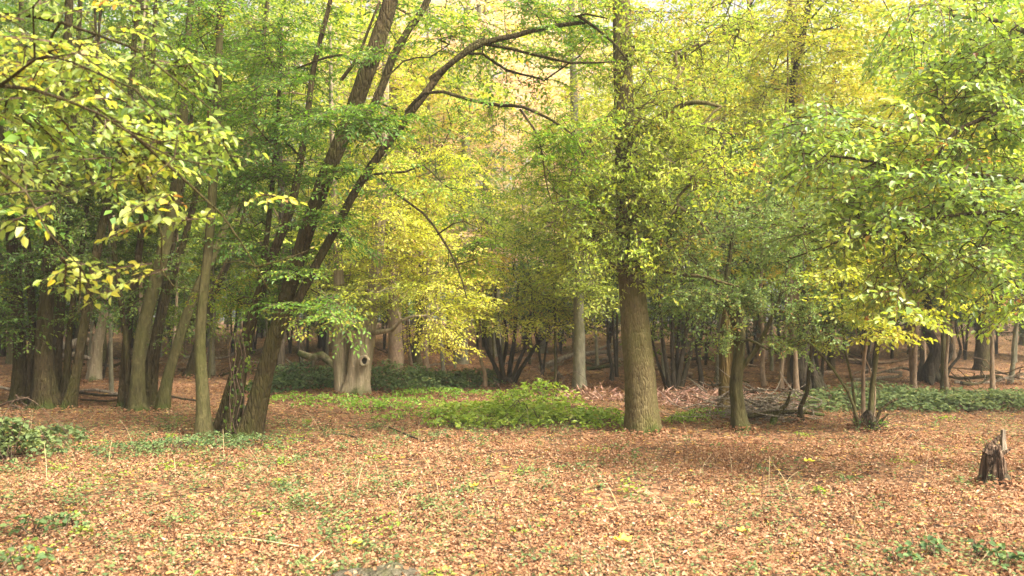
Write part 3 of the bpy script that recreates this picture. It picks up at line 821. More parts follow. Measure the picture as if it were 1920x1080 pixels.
# --- hazel stool
hz = build_tree('hazel_stool', 'small hazel stool splaying thin poles and cut stubs, tufted foot, right of the thorn', 'tree', (1627, 806),
    stems=[[(1630, 800, 26), (1634, 740, 20), (1640, 690, 18), (1647, 640, 17), (1652, 580, 14), (1656, 500, 11), (1660, 400, 8)],
           [(1620, 795, 18, .15), (1618, 730, 15, .15), (1620, 670, 14, .15), (1630, 600, 11, .15), (1628, 500, 8, .15)],
           [(1614, 803, 16, -.05), (1600, 760, 13, -.1), (1590, 735, 12, -.1), (1560, 690, 10, -.15), (1530, 655, 9, -.2), (1502, 630, 7, -.2), (1480, 600, 5, -.2)],
           [(1604, 804, 16, .1), (1602, 750, 11, .1), (1597, 710, 10, .1), (1585, 660, 9, .1), (1580, 600, 8, .1), (1578, 520, 6, .1)],
           [(1634, 800, 16, -.05), (1650, 770, 13, -.1), (1668, 755, 11, -.1), (1682, 748, 9, -.15)],
           [(1640, 804, 12, -.1), (1654, 788, 9, -.1), (1666, 776, 6, -.15)], [(1640, 802, 10, .1), (1660, 792, 7, .1), (1680, 780, 3, .1)],
           [(1636, 790, 10, .1), (1640, 730, 9, .1), (1630, 690, 7, .15), (1612, 650, 6, .2), (1600, 600, 4, .2)]],
    blobs=[(1640, 625, 60, 22, -.3, .4, 9, .18), (1600, 570, 70, 35, -.2, .6, 14, .05), (1700, 560, 80, 45, -.1, .6, 18), (1650, 470, 110, 60, 0, .8, 30), (1560, 520, 60, 50, 0, .6, 14)],
    leafm='lime', barkm='olive', barks=['olive', 'birch', 'olive', 'olive', 'hornbeam', 'hornbeam', 'olive', 'birch'], leaf=.075, slen=.55, seed=14, stem_name='pole', ext=0, flare=(.25, .08, 4), minz=1.2, wk=.55, roots=0, aspect=.7)

g = Geo(); b3 = G(1627, 806); rs = np.random.RandomState(15)
P = resample(np.array([[b3[0] + .02, b3[1], b3[2] - .06, .15], [b3[0] + .03, b3[1], b3[2] + .08, .12], [b3[0] + .02, b3[1], b3[2] + .2, .07], [b3[0] + .03, b3[1], b3[2] + .28, .03]]), .03)
tube(g, P[:, :3], P[:, 3], 24, 0, .5, .22, .08, None, seed=4); g.obj('stool_base', [BARK['dark']], hz, b3)
g = Geo()
for k in range(46):
    a = rs.uniform(0, 6.28); ln = rs.uniform(.12, .5); e = rs.uniform(.2, 1.2)
    p = b3 + np.array([.1 * math.cos(a), .1 * math.sin(a), rs.uniform(0, .12)])
    q = p + ln * np.array([math.cos(a) * math.cos(e), math.sin(a) * math.cos(e), math.sin(e)])
    tube(g, np.array([p, (p + q) / 2 + rs.normal(0, .03, 3), q]), np.array([.007, .004, .002]), 4, 0)
m = 240; a = rs.uniform(0, 6.28, m); r = .24 * np.sqrt(rs.rand(m))
leaves(g, np.stack([b3[0] + .03 + r * np.cos(a), b3[1] + r * np.sin(a), b3[2] + .02 + .13 * rs.rand(m)], -1), np.stack([np.cos(a), np.sin(a), rs.normal(.2, .4, m)], -1), np.stack([rs.normal(0, .5, m), rs.normal(0, .5, m), np.ones(m)], -1), rs.uniform(.02, .045, m), rs.uniform(.015, .03, m), rs.rand(m), 2, 1)
g.obj('tuft', [BARK['twig'], LEAF['dark']], hz, b3, smooth=False)

# --- the pollarded beech
bh = build_tree('pollard_beech', 'pale twin-trunked beech pollard with a dark knothole, beyond the leaning hornbeam', 'tree', (662, 740),
    stems=[[(645, 738, 38, .1), (640, 700, 33, .1), (636, 650, 34, .1), (635, 615, 31, .1), (636, 580, 26, .1), (634, 500, 20, .1), (628, 400, 15, .1)],
           [(666, 740, 54), (673, 700, 45), (678, 670, 44), (684, 635, 42), (690, 600, 36), (698, 560, 28), (706, 500, 24), (712, 420, 21), (718, 300, 18), (722, 160, 16), (728, 0, 12)]],
    limbs=[[(690, 625, 14, 0), (712, 622, 11, -.2), (735, 618, 9, -.3), (752, 600, 7, -.4), (775, 590, 6, -.4), (800, 588, 4, -.5)]],
    blobs=[(690, 560, 120, 50, -.6, 1.2, 40, -.15), (760, 480, 110, 100, 0, 1.6, 60, .1), (840, 520, 90, 90, 0, 1.5, 50, .14), (700, 400, 110, 90, 0, 1.5, 44, .06), (800, 360, 120, 100, .3, 1.6, 56, .1), (830, 600, 80, 60, 0, 1.2, 26, .22), (640, 480, 80, 60, 0, 1.2, 24, -.05), (715, 330, 60, 120, -.8, .8, 26, .06), (725, 150, 70, 120, -.8, 1, 22, .06)],
    leafm='yellow', barkm='beech', leaf=.075, slen=.9, seed=16, roots=0, stem_name='trunk', ext=4, mode=1, flare=(.35, .35, 5), flute=.09, rough=.03, top=(11, 4, 3, 24), minz=1.4)
g = Geo(); c = W(683, 677, G(662, 740)[1] - .30)
th = np.linspace(0, 6.28, 16, endpoint=False)
tube(g, np.stack([c[0] + .085 * np.cos(np.append(th, th[0])), c[1] + .015 * np.sin(2 * np.append(th, th[0])), c[2] + .10 * np.sin(np.append(th, th[0]))], -1), np.full(17, .035), 8, 0, cap=False)
g.add(np.vstack([np.stack([c[0] + .075 * np.cos(th), np.full(16, c[1] + .02), c[2] + .09 * np.sin(th)], -1), [[c[0], c[1] + .05, c[2]]]]), None, np.stack([np.arange(16), (np.arange(16) + 1) % 16, np.full(16, 16)], -1), 1)
g.obj('knothole', [BARK['beech'], BARK['dark']], bh, G(662, 740))

# --- dark hazel in the middle distance
build_tree('hazel_bush', 'dark-stemmed hazel fanning out behind the nettle mound', 'tree', (950, 722),
    stems=[[(944, 722, 10), (930, 690, 9), (915, 660, 8), (905, 630, 7), (898, 600, 5), (880, 560, 4)], [(948, 722, 12), (940, 680, 11), (932, 630, 9), (928, 590, 7), (930, 520, 5)],
           [(952, 722, 12, .1), (958, 680, 10, .1), (964, 640, 8, .1), (968, 590, 6, .1), (972, 530, 4, .1)], [(958, 722, 12), (978, 690, 9), (995, 665, 8), (1012, 640, 7), (1045, 612, 6), (1080, 585, 4)],
           [(955, 722, 10, -.1), (972, 680, 8, -.2), (985, 650, 7, -.2), (990, 610, 5, -.2), (1000, 570, 4, -.2)], [(946, 722, 9, .2), (942, 690, 8, .3), (950, 640, 7, .3), (945, 590, 5, .3)]],
    blobs=[(960, 500, 110, 80, 0, 1.6, 44, .2), (1060, 550, 80, 50, -.6, 1.2, 38, .2), (900, 590, 70, 40, -.4, 1.0, 18, .22), (980, 595, 100, 28, -.9, .9, 30, .24), (1070, 590, 70, 26, -.9, .8, 18, .22), (985, 420, 110, 70, .3, 1.6, 30, .2)],
    leafm='lime', barkm='dark', leaf=.085, slen=.85, seed=18, mode=1, ext=0, flare=None, minz=.9, rough=.0)

# --- grey smooth beech between hazel and oak
build_tree('beech_tree', 'smooth grey beech trunk behind, between the dark hazel and the oak', 'tree', (1087, 732),
    stems=[[(1087, 733, 32), (1086, 690, 27), (1086, 640, 25), (1085, 580, 23), (1083, 480, 21), (1080, 340, 19), (1076, 180, 16), (1072, 0, 13)]],
    blobs=[(1085, 520, 50, 40, -.9, .5, 22, .1), (1083, 400, 50, 80, -.9, .5, 26, .12), (1078, 230, 50, 100, -.9, .6, 26, .12), (1076, 60, 50, 70, -.9, .6, 16, .12), (1100, 480, 90, 70, 0, 1.6, 30, .05), (1080, 370, 110, 100, .2, 2, 56), (1140, 230, 90, 110, .3, 2, 40, .06), (1040, 380, 70, 70, .5, 1.6, 20, .06)],
    leafm='lime', barkm='grey', leaf=.085, slen=.95, seed=20, mode=1, stem_name='trunk', ext=6, flare=(.25, .3, 5), top=(12, 3.5, 3, 24), flute=.02, tmean=-.12)

# --- thicket of dark rods right of the oak
build_tree('hazel_bush', 'bushy sheaf of dark upright rods just right of the oak', 'tree', (1265, 738),
    stems=[[(1258, 738, 14), (1250, 690, 10), (1243, 640, 8), (1238, 590, 6), (1230, 520, 4)], [(1262, 738, 14), (1262, 690, 10), (1260, 640, 8), (1262, 580, 6), (1265, 500, 4)],
           [(1268, 738, 14), (1275, 690, 10), (1284, 640, 9), (1290, 590, 7), (1300, 520, 5)], [(1272, 738, 14), (1284, 700, 10), (1298, 650, 8), (1306, 600, 6), (1325, 540, 4)], [(1266, 738, 10, .3), (1270, 670, 8, .3), (1274, 600, 6, .3), (1280, 500, 4, .3)],
           [(1254, 738, 9, .2), (1240, 700, 7, .2), (1228, 660, 5, .2), (1220, 620, 4, .2)]],
    blobs=[(1265, 570, 80, 60, 0, 1.3, 34, -.08), (1290, 490, 90, 70, 0, 1.6, 40), (1240, 620, 50, 30, .2, .8, 10, -.1)],
    leafm='hornbeam', barkm='dark', leaf=.085, slen=.8, seed=22, mode=1, ext=0, flare=None, minz=1.0)

# --- slim and dark trees between the main ones, each with its own crown
mid = [
    ('young_tree', 'slim pinkish young trunk rising right of the hazel stool, bare to head height', (1776, 738), 9, (1778, 540), 'birch', 'lime', [(1770, 440, 90, 90, 0, 1.4, 40, .05), (1790, 240, 110, 120, 0, 1.8, 50, .12)], .085),
    ('young_tree', 'straight brown young trunk near the right edge, behind the rotten stump', (1862, 745), 11, (1858, 560), 'birch', 'hornbeam', [(1850, 480, 90, 80, 0, 1.4, 40), (1860, 300, 110, 130, .2, 1.8, 50, .04)], .085),
    ('young_tree', 'thin grey trunk closest to the right edge, leaning slightly inward', (1893, 720), 10, (1915, 560), 'grey', 'hornbeam', [(1920, 440, 90, 110, 0, 1.6, 40), (1930, 200, 110, 150, .2, 2, 40, .06)], .085),
    ('old_thorn', 'dark bushy-stemmed old tree in deep shade right of the hazel stool', (1742, 718), 34, (1750, 600), 'dark', 'dark', [(1740, 560, 110, 40, 0, 1.6, 46, -.1), (1720, 470, 130, 70, .3, 2, 50)], .09),
    ('oak_tree', 'stout dark trunk behind bramble, left of the hazel stool', (1517, 735), 42, (1512, 560), 'dark', 'lime', [(1500, 400, 120, 120, -.6, 1.6, 36), (1510, 230, 130, 110, -.8, 1.4, 40, .1), (1500, 70, 130, 100, -.8, 1.4, 36, .12)], .085),
    ('young_tree', 'pinkish pole leftmost of the pair beside the brush pile', (1434, 730), 11, (1430, 560), 'birch', 'oak', [(1440, 330, 100, 110, .5, 1.8, 40, .06)], .08),
    ('young_tree', 'pinkish pole standing right of its twin beside the brush pile', (1466, 735), 11, (1472, 580), 'birch', 'lime', [(1480, 240, 100, 120, .5, 1.8, 44, .06)], .08),
    ('young_tree', 'pale bowed sapling leaning against the stout dark trunk', (1494, 740), 12, (1488, 560), 'birch', 'lime', [(1420, 130, 110, 110, .5, 1.8, 44, .08)], .08),
    ('beech_tree', 'light brown trunk with mossy twin behind the bramble bank', (800, 700), 13, (802, 540), 'birch', 'yellow', [(860, 300, 110, 120, .5, 2, 44, .05), (800, 180, 110, 110, .5, 2, 34, .1)], .09),
    ('oak_tree', 'green mossy trunk close behind the light brown one', (786, 690), 18, (790, 520), 'olive', 'oak', [(700, 300, 110, 120, 1, 2, 40, .05)], .09),
    ('young_tree', 'slender leaning pole behind the bramble bank, left of the mossy trunk', (772, 688), 8, (758, 560), 'birch', 'yellow', [(760, 520, 60, 60, 0, 1.5, 22, .1)], .085),
    ('beech_tree', 'pale trunk behind the far left clump, lit on its right side', (175, 716), 26, (215, 440), 'beech', 'dark', [(220, 420, 110, 120, 0, 2, 50), (260, 230, 120, 120, 0, 2, 40, .05)], .09),
    ('beech_tree', 'short leaning trunk behind the olive clump, mossy foot', (352, 708), 20, (400, 560), 'hornbeam', 'dark', [(420, 480, 110, 90, 0, 2, 44), (430, 300, 110, 120, .4, 2, 40, .06)], .09),
    ('dead_sapling', 'crooked leafless dark sapling between the thorn and the hazel stool', (1502, 793), 12, (1518, 680), 'hornbeam', 'lime', [(1530, 640, 26, 22, 0, .4, 5, .1)], .06),
    ('young_tree', 'knobbly brown young trunk just left of the dark hazel', (908, 728), 10, (903, 620), 'birch', 'yellow', [(905, 540, 60, 70, 0, 1.3, 24, .16)], .085),
    ('young_tree', 'thin dark pole left of the smooth grey beech', (1045, 722), 9, (1042, 610), 'dark', 'lime', [(1040, 540, 70, 60, 0, 1.3, 24, .1)], .085),
    ('young_tree', 'thin dark pole between the smooth grey beech and the oak', (1146, 720), 9, (1140, 590), 'dark', 'lime', [(1140, 540, 60, 60, 0, 1.3, 22, .06)], .085),
    ('holly_bush', 'short dark evergreen bush on a stump-like stem right of the oak, near the snag', (1312, 728), 12, (1310, 640), 'dark', 'hornbeam', [(1315, 560, 60, 50, .2, 1.1, 20, -.1)], .085),
]
for k, (nm, lb, base, w, tp, bark, lm, bl, lf) in enumerate(mid):
    b = base; dx = (tp[0] - b[0]) / max(b[1] - tp[1], 1)
    yy = [b[1], b[1] * .75 + tp[1] * .25, (b[1] + tp[1]) / 2, tp[1]]
    hi = min(q[1] for q in bl)
    while yy[-1] > hi + 20:
        yy.append(yy[-1] - 80)
    rs = np.random.RandomState(k + 50)
    st = [(b[0] + dx * (b[1] - y) + (rs.normal(0, w * .22) if i else 0), y, max(w * (1.25 if i == 0 else 1 - .13 * i), w * .3)) for i, y in enumerate(yy)]
    cat = 'tree' if 'bush' not in nm else 'bush'
    stems = [st]
    if nm == 'old_thorn':
        stems = [[(q[0] + d + (i * d * .4), q[1], q[2] * s) for i, q in enumerate(st)] for d, s in ((0, 1), (-14, .35), (16, .4), (26, .22))]
    build_tree(nm, lb, cat, b, stems, bl, lm, bark, leaf=lf, slen=.95 if lf > .07 else .4, seed=60 + k, mode=1, stem_name='trunk' if len(stems) == 1 else 'stem',
               ext=3 if hi < 300 else 0, flare=(.3, .15, 4), flute=.05, rough=.03, minz=1.2, top=(10, 3.2, 3, 22) if hi < 300 else None, sides=12)

# --- overhanging trees whose trunks stand just outside the frame
build_tree('hornbeam_tree', 'near hornbeam reaching in from the upper left with large yellowing leaves', 'tree', (-3.7, 4.5, float(H(-3.7, 4.5))),
    stems=[[(-275, 1140, 100, 0), (-270, 900, 84, 0), (-262, 600, 78, 0), (-255, 300, 70, 0), (-240, 0, 60, 0)]],
    limbs=[[(-255, 330, 26, 0), (-120, 210, 18, 0), (0, 160, 10, 0), (130, 190, 7, -.1), (240, 240, 5, -.2), (330, 290, 4, -.3), (420, 310, 3, -.3)],
           [(-245, 150, 24, 0), (-100, 40, 16, .2), (40, 20, 9, .3), (180, 60, 6, .3), (290, 110, 5, .3), (390, 190, 3, .3)],
           [(-258, 420, 20, 0), (-140, 330, 12, -.3), (-20, 310, 7, -.4), (60, 370, 5, -.4), (110, 450, 4, -.4), (165, 520, 2, -.4)],
           [(0, 160, 7, 0), (90, 110, 5, -.4), (180, 150, 4, -.6), (260, 190, 4, -.7)],
           [(180, 215, 6, -.1), (250, 300, 5, .2), (300, 380, 6, .3), (325, 440, 4, .3), (330, 500, 3, .3)],
           [(240, 245, 8, -.1), (340, 330, 6, .2), (420, 400, 4, .3), (480, 500, 3, .3), (505, 545, 2, .3)]],
    blobs=[(30, 60, 120, 70, .1, .6, 14, .22), (120, 140, 110, 60, .1, .6, 13, .12), (200, 30, 120, 40, .4, .5, 8, .0), (30, 190, 110, 60, .2, .6, 8, .05), (240, 230, 90, 50, .1, .6, 12, .05), (340, 260, 80, 50, .1, .5, 9, .04),
           (250, 320, 90, 40, .2, .5, 8, .12), (285, 400, 45, 40, .3, .3, 5, .14), (110, 310, 110, 50, .2, .6, 6, -.04), (30, 310, 90, 40, .2, .5, 5), (80, 420, 26, 36, -.2, .2, 1, .08), (110, 510, 20, 22, -.2, .15, 2, .05), (260, 515, 26, 20, .3, .15, 2, .2),
           (440, 535, 14, 10, .3, .1, 1, .1), (420, 320, 40, 16, .2, .2, 2, .15), (310, 120, 60, 60, .4, .4, 8, 0), (520, 360, 10, 8, .3, .1, 1, .4), (30, 230, 150, 160, .6, .5, 17, -.12), (200, 220, 130, 130, .7, .5, 14, -.12)],
    leafm='front', barkm='hornbeam', leaf=.055, slen=.36, seed=31, stem_name='trunk', ext=3, aspect=.62, tip=.0016, pitch=-.3, dens=.85, tsd=.17, tmean=-.07, barks=['hornbeam'], flare=(.4, .3, 5))
build_tree('elm_tree', 'broad-leaved tree reaching in from the right edge with grey-green drooping sprays', 'tree', (6.2, 8.0, float(H(6.2, 8.0))),
    stems=[[(2120, 900, 66), (2110, 700, 58), (2100, 480, 52), (2090, 260, 46), (2080, 60, 40), (2075, -80, 34)]],
    limbs=[[(2095, 380, 22, 0), (2010, 270, 16, -.1), (1930, 190, 12, -.2), (1860, 205, 10, -.3), (1785, 240, 9, -.4), (1765, 262, 7, -.4), (1750, 290, 5, -.5)],
           [(1785, 240, 6, -.4), (1762, 215, 5, -.4), (1775, 195, 4, -.4), (1795, 175, 3, -.4)],
           [(2095, 420, 20, 0), (1980, 350, 14, 0), (1860, 330, 10, -.1), (1740, 320, 8, -.2), (1620, 300, 6, -.3), (1520, 290, 4, -.3)],
           [(2098, 470, 20, 0), (1990, 420, 14, -.2), (1880, 400, 10, -.3), (1760, 410, 7, -.4), (1640, 440, 5, -.4), (1540, 470, 3, -.4)],
           [(2090, 300, 20, 0), (1990, 120, 14, .1), (1900, 50, 10, .1), (1800, 30, 7, .1)]],
    blobs=[(1530, 255, 90, 55, -.3, .6, 16), (1680, 270, 100, 60, -.3, .7, 18), (1560, 320, 110, 60, -.3, .7, 22), (1720, 370, 140, 70, -.2, .9, 42), (1850, 400, 90, 80, -.1, .9, 38), (1600, 440, 120, 60, -.3, .7, 26), (1790, 480, 120, 60, -.2, .8, 26, .03),
           (1870, 260, 60, 90, -.2, .7, 28, .04), (1880, 110, 70, 100, .1, .9, 44, .06), (1770, 70, 110, 70, .1, .9, 32, .1), (1650, 530, 100, 40, -.2, .6, 12, .06), (1890, 570, 45, 45, -.2, .4, 11, .16), (1780, 180, 80, 70, -.2, .6, 22, .03)],
    leafm='right', barkm='hornbeam', leaf=.066, slen=.58, seed=33, stem_name='trunk', ext=4, aspect=.62, tip=.0022, pitch=-.3, rollsd=.38, dens=.95, flare=(.4, .3, 5))

# ------------------------------------------------------------------ farther wood: template trees copied
def template(name, hgt, rad, crown0, n, leaf, leafm, barkm, seed, kind='flat', stems=1, wtrunk=.16, low=0):
    rs = np.random.RandomState(seed)
    root = bpy.data.objects.new(name, None); COL.objects.link(root)
    nodes = []
    for s in range(stems):
        a = rs.uniform(0, 6.28); ln = rs.uniform(.05, .12) if stems == 1 else rs.uniform(.18, .4)
        z = np.linspace(-.15, hgt * (.93 if stems == 1 else .8), 9)
        bx = .04 * hgt * rs.normal(0, .25, 2)
        xx = np.cos(a) * (ln * z * .5 + .02 * np.sin(z * .9 + a) * z) ; yy = np.sin(a) * (ln * z * .5 + .03 * np.sin(z * .7) * z)
        r = wtrunk * (1 - .85 * np.linspace(0, 1, 9)) * (1 if stems == 1 else rs.uniform(.4, .8))
        P = resample(np.stack([xx, yy, z, r], -1), .35)
        g = Geo(); tube(g, P[:, :3], P[:, 3], 9, 0, .5, .06, .03, (.5, .25, 5), seed=seed + s)
        g.obj('trunk' if stems == 1 else 'stem', [BARK[barkm]], root)
        nodes += [p[:3] for p in P if p[2] > crown0 * .8]
    c = np.array([0, 0, (crown0 + hgt) / 2])
    at = sample_blob(c, np.array([rad, rad, (hgt - crown0) / 2 * 1.05]), n, rs, seed + 2, gate=-.12)
    if low:
        at += sample_blob(np.array([0, 0, crown0 + .8]), np.array([rad * 1.1, rad * 1.1, .9]), low, rs, seed + 3)
    at = np.array(at)
    br = grow(np.array(nodes), None, at, rs, step=.45, tip=.006)
    pos = np.array([b[0][-1] for b in br]); dirs = norm(np.array([b[2] for b in br])); m = len(pos)
    yaw = np.arctan2(dirs[:, 1], dirs[:, 0]) + rs.normal(0, .5, m); pt = rs.normal(-.1, .22, m)
    g = Geo()
    put_sprays(g, spray_set(kind, leaf, leaf * 11, seed + 4, 5, .95), pos, yaw, pt, rs.normal(0, .25, m), rs.uniform(.7, 1.25, m),
               rs.normal(0, .1, m) + .12 * pnoise(pos, .8, seed), .6, 1, False, rs)
    for P, r, d in br:
        if r[0] > .008:
            tube(g, P, r, 4, 1, .5, cap=False)
    g.obj('crown', [LEAF[leafm], BARK[barkm]], root, smooth=False)
    root.hide_render = False
    return root


TPL = {
    'tall': template('woodland_tree', 17, 3.6, 3.6, 240, .115, 'lime', 'grey', 101, wtrunk=.2, low=30),
    'slim': template('young_woodland_tree', 12, 2.4, 2.8, 160, .105, 'yellow', 'birch', 102, wtrunk=.1, low=26),
    'wide': template('woodland_tree', 15, 4.2, 3.0, 270, .12, 'hornbeam', 'hornbeam', 103, wtrunk=.24, low=40),
    'copse': template('coppice_tree', 8, 2.6, 1.8, 160, .10, 'hornbeam', 'dark', 104, stems=5, wtrunk=.11, low=26),
    'holly': template('holly_bush', 4.2, 1.7, .7, 150, .085, 'holly', 'dark', 105, stems=3, wtrunk=.06, low=20),
}
first = {k: True for k in TPL}


def place(kind, x, y, leafm, label, cat, group, s=1.0, rz=None, bark=None):
    src = TPL[kind]
    if first[kind]:
        r = src; first[kind] = False; ch = list(src.children)
    else:
        r = src.copy(); COL.objects.link(r); ch = []
        for c in src.children:
            d = c.copy(); COL.objects.link(d); d.parent = r; ch.append(d)
    r.location = (x, y, float(H(x, y)) - .03)
    r.rotation_euler = (0, 0, random.uniform(0, 6.28) if rz is None else rz)
    r.scale = (s, s, s * random.uniform(.92, 1.1))
    tag(r, label, cat, group)
    for d in ch:
        nm = d.name.split('.')[0]
        m = LEAF[leafm] if nm == 'crown' and leafm else BARK[bark] if bark else None
        if m:
            d.material_slots[0].link = 'OBJECT'; d.material_slots[0].material = m
    return r


GT = 'trees of the wood behind the clearing'
# hand-placed: px of the foot, depth, kind, leaf, scale
far = [
    (930, 30, 'tall', 'orange', 1.15, 'pale orange autumn beech rising behind the arching limb'),
    (1015, 33, 'tall', 'orange', 1.1, 'copper-tinted beech half hidden behind the pale orange one'),
    (865, 27, 'wide', 'orange', 1.05, 'broad pinkish-orange beech framed between leaning trunk and arching limb'),
]
for px, Yd, kd, lm, s, lb in far:
    place(kd, (px - 960) / F * Yd, Yd, lm, lb, 'tree', GT, s, bark='grey')
rows = [(20.5, 8, 1.0), (25, 13, 1.0), (30, 16, 1.05), (36, 18, 1.1), (43, 15, 1.1), (52, 15, 1.1)]
WHERE = {}
for ri, (Yd, n, s) in enumerate(rows):
    for k in range(n):
        px = -220 + (k + .5 + random.uniform(-.35, .35)) * 2360 / n
        y = Yd + random.uniform(-2, 2)
        if ri == 0 and 560 < px < 1330:
            continue
        if ri in (1, 2) and 790 < px < 1110:
            continue
        x = (px - 960) / F * y
        kd = random.choice(['tall', 'slim', 'wide', 'copse', 'tall', 'slim'] if ri else ['slim', 'copse', 'slim', 'wide'])
        if px < 560:
            lm = random.choice(['hornbeam', 'dark', 'hornbeam', 'lime'])
        elif px < 1250:
            lm = random.choice(['yellow', 'yellow', 'lime', 'orange' if ri > 2 else 'yellow'])
        else:
            lm = random.choice(['lime', 'yellow', 'lime', 'yellow', 'oak'])
        tint = {'hornbeam': 'mid-green', 'dark': 'dark green', 'lime': 'yellow-green', 'yellow': 'golden', 'oak': 'olive', 'orange': 'orange'}[lm]
        kn = {'tall': 'tall tree', 'slim': 'slender tree', 'wide': 'broad tree', 'copse': 'low coppice'}[kd]
        side = 'behind the left clumps' if px < 480 else 'seen left of the oak' if px < 1190 else 'seen right of the oak' if px < 1600 else 'right of the hazel stool'
        deep = 'just behind the clearing' if ri < 2 else 'deep in the wood' if ri < 4 else 'at the back of the wood'
        lb = f'{kn} with {tint} leaves {deep}, {side}'
        place(kd, x, y, lm, lb, 'tree', GT, s * random.uniform(.88, 1.12), bark=random.choice(['grey', 'birch', 'olive', 'hornbeam', 'dark']))
for k in range(44):
    y = random.uniform(25, 56); px = -150 + (k + random.random()) * 2220 / 44
    place('holly', (px - 960) / F * y, y, random.choice(['holly', 'dark', 'hornbeam', 'hornbeam']), 'dark green shrub filling the shade under the far trees', 'shrub', 'dark shrubs under the far trees', random.uniform(.8, 1.35))
TPL['pole'] = template('bare_sapling', 8, 1.2, 2.6, 46, .09, 'hornbeam', 'birch', 106, wtrunk=.048)
TPL['rod'] = template('bare_sapling', 6, 1.0, 2.3, 36, .085, 'hornbeam', 'dark', 107, stems=3, wtrunk=.05)
first['pole'] = first['rod'] = True
for k in range(62):
    px = -60 + (k + random.random()) * 2060 / 62
    y = random.uniform(17.5, 34)
    if y < 20 and (480 < px < 900):
        y += 5
    kd = random.choice(['pole', 'pole', 'rod'])
    place(kd, (px - 960) / F * y, y, random.choice(['hornbeam', 'dark', 'lime']), 'thin sapling standing bare-stemmed in the shade of the wood' if kd == 'pole' else 'sheaf of thin dark rods standing in the shade of the wood', 'sapling',
          'thin saplings under the wood' if kd == 'pole' else 'dark rods under the wood', random.uniform(.75, 1.3), bark=random.choice(['birch', 'grey', 'olive']) if kd == 'pole' else None)
rs = np.random.RandomState(41)
for k in range(4):
    root = bpy.data.objects.new('fallen_branch', None); COL.objects.link(root)
    ln = rs.uniform(1.6, 3.6)
    t = np.linspace(0, 1, 9)[:, None]
    P = np.hstack([(t - .5) * ln, .25 * np.sin(t * 3 + k), .06 + .22 * t + .08 * np.sin(t * 7 + k)])
    g = Geo(); tube(g, P, np.linspace(.055, .012, 9), 7, 0, .5, .08, .05, None, seed=k); g.obj('main_branch', [BARK['dead']], root)
    for q in range(5):
        i = rs.randint(2, 8); d = norm(np.array([rs.uniform(.2, .9), rs.choice([-1, 1]) * rs.uniform(.3, .9), rs.uniform(0, .7)]))
        B = P[i] + np.linspace(0, 1, 6)[:, None] * d * rs.uniform(.4, 1.1) + rs.normal(0, .03, (6, 3)); B[0] = P[i]
        g = Geo(); tube(g, B, np.linspace(.02, .004, 6), 5, 0); g.obj('side_branch', [BARK['dead']], root)
    TPL['fall%d' % k] = root; first['fall%d' % k] = True
for k in range(46):
    px = -60 + (k + random.random()) * 2060 / 46
    y = random.uniform(17, 33)
    if y < 20.5 and 500 < px < 1160:
        y += 4
    o = place('fall%d' % (k % 4), (px - 960) / F * y, y, None, 'bare fallen branch lying on the shaded floor of the wood', 'branch', 'bare branches on the floor of the wood', random.uniform(.6, 1.25), bark=random.choice(['dead', 'hornbeam', 'birch', 'dark']))
# flank trees just outside the frame
for x, y, kd, lm, lb in ((-9.5, 9, 'wide', 'hornbeam', 'broad green tree beyond the left edge beside the fluted hornbeam'), (-13, 15, 'tall', 'dark', 'tall dark green tree beyond the left edge'),
                         (10.5, 13, 'wide', 'lime', 'broad yellow-green tree beyond the right edge behind the rotten stump'), (14, 19, 'tall', 'lime', 'tall yellow-green tree beyond the right edge')):
    place(kd, x, y, lm, lb, 'tree', GT, 1.0)

# the wood beyond, one mass
g = Geo(); rs = np.random.RandomState(77)
n = 120000
y = rs.uniform(58, 92, n); x = rs.uniform(-1, 1, n) * (y * .80)
z = H(x, y) + rs.rand(n) ** .9 * 27 + .3
keep = pnoise(np.stack([x, y, z], -1), .35, 9) > -.1
x, y, z = x[keep], y[keep], z[keep]; n = len(x)
L = rs.uniform(.3, .6, n); yaw = rs.uniform(0, 6.28, n)
leaves(g, np.stack([x, y, z], -1), np.stack([np.cos(yaw), np.sin(yaw), rs.normal(0, .4, n)], -1), np.stack([rs.normal(0, .5, n), rs.normal(0, .5, n), np.ones(n)], -1), L, L * .65, np.clip(rs.normal(.5, .2, n) + .2 * pnoise(np.stack([x, y, z], -1), .15, 3), 0, 1), 1)
for k in range(120):
    yy = rs.uniform(57, 90); xx = rs.uniform(-1, 1) * yy * .8
    h = rs.uniform(10, 20)
    P = np.array([[xx, yy, float(H(xx, yy)) - .1], [xx + rs.normal(0, .3), yy, h * .5], [xx + rs.normal(0, .8), yy, h]])
    P = resample(P, 2.0)
    tube(g, P, np.linspace(rs.uniform(.12, .3), .05, len(P)), 6, 1)
tag(g.obj('far_woodland', [LEAF['lime'], BARK['hornbeam']], smooth=False), 'hazy mass of yellow-green trees closing the view behind the wood', 'woodland', kind='stuff')


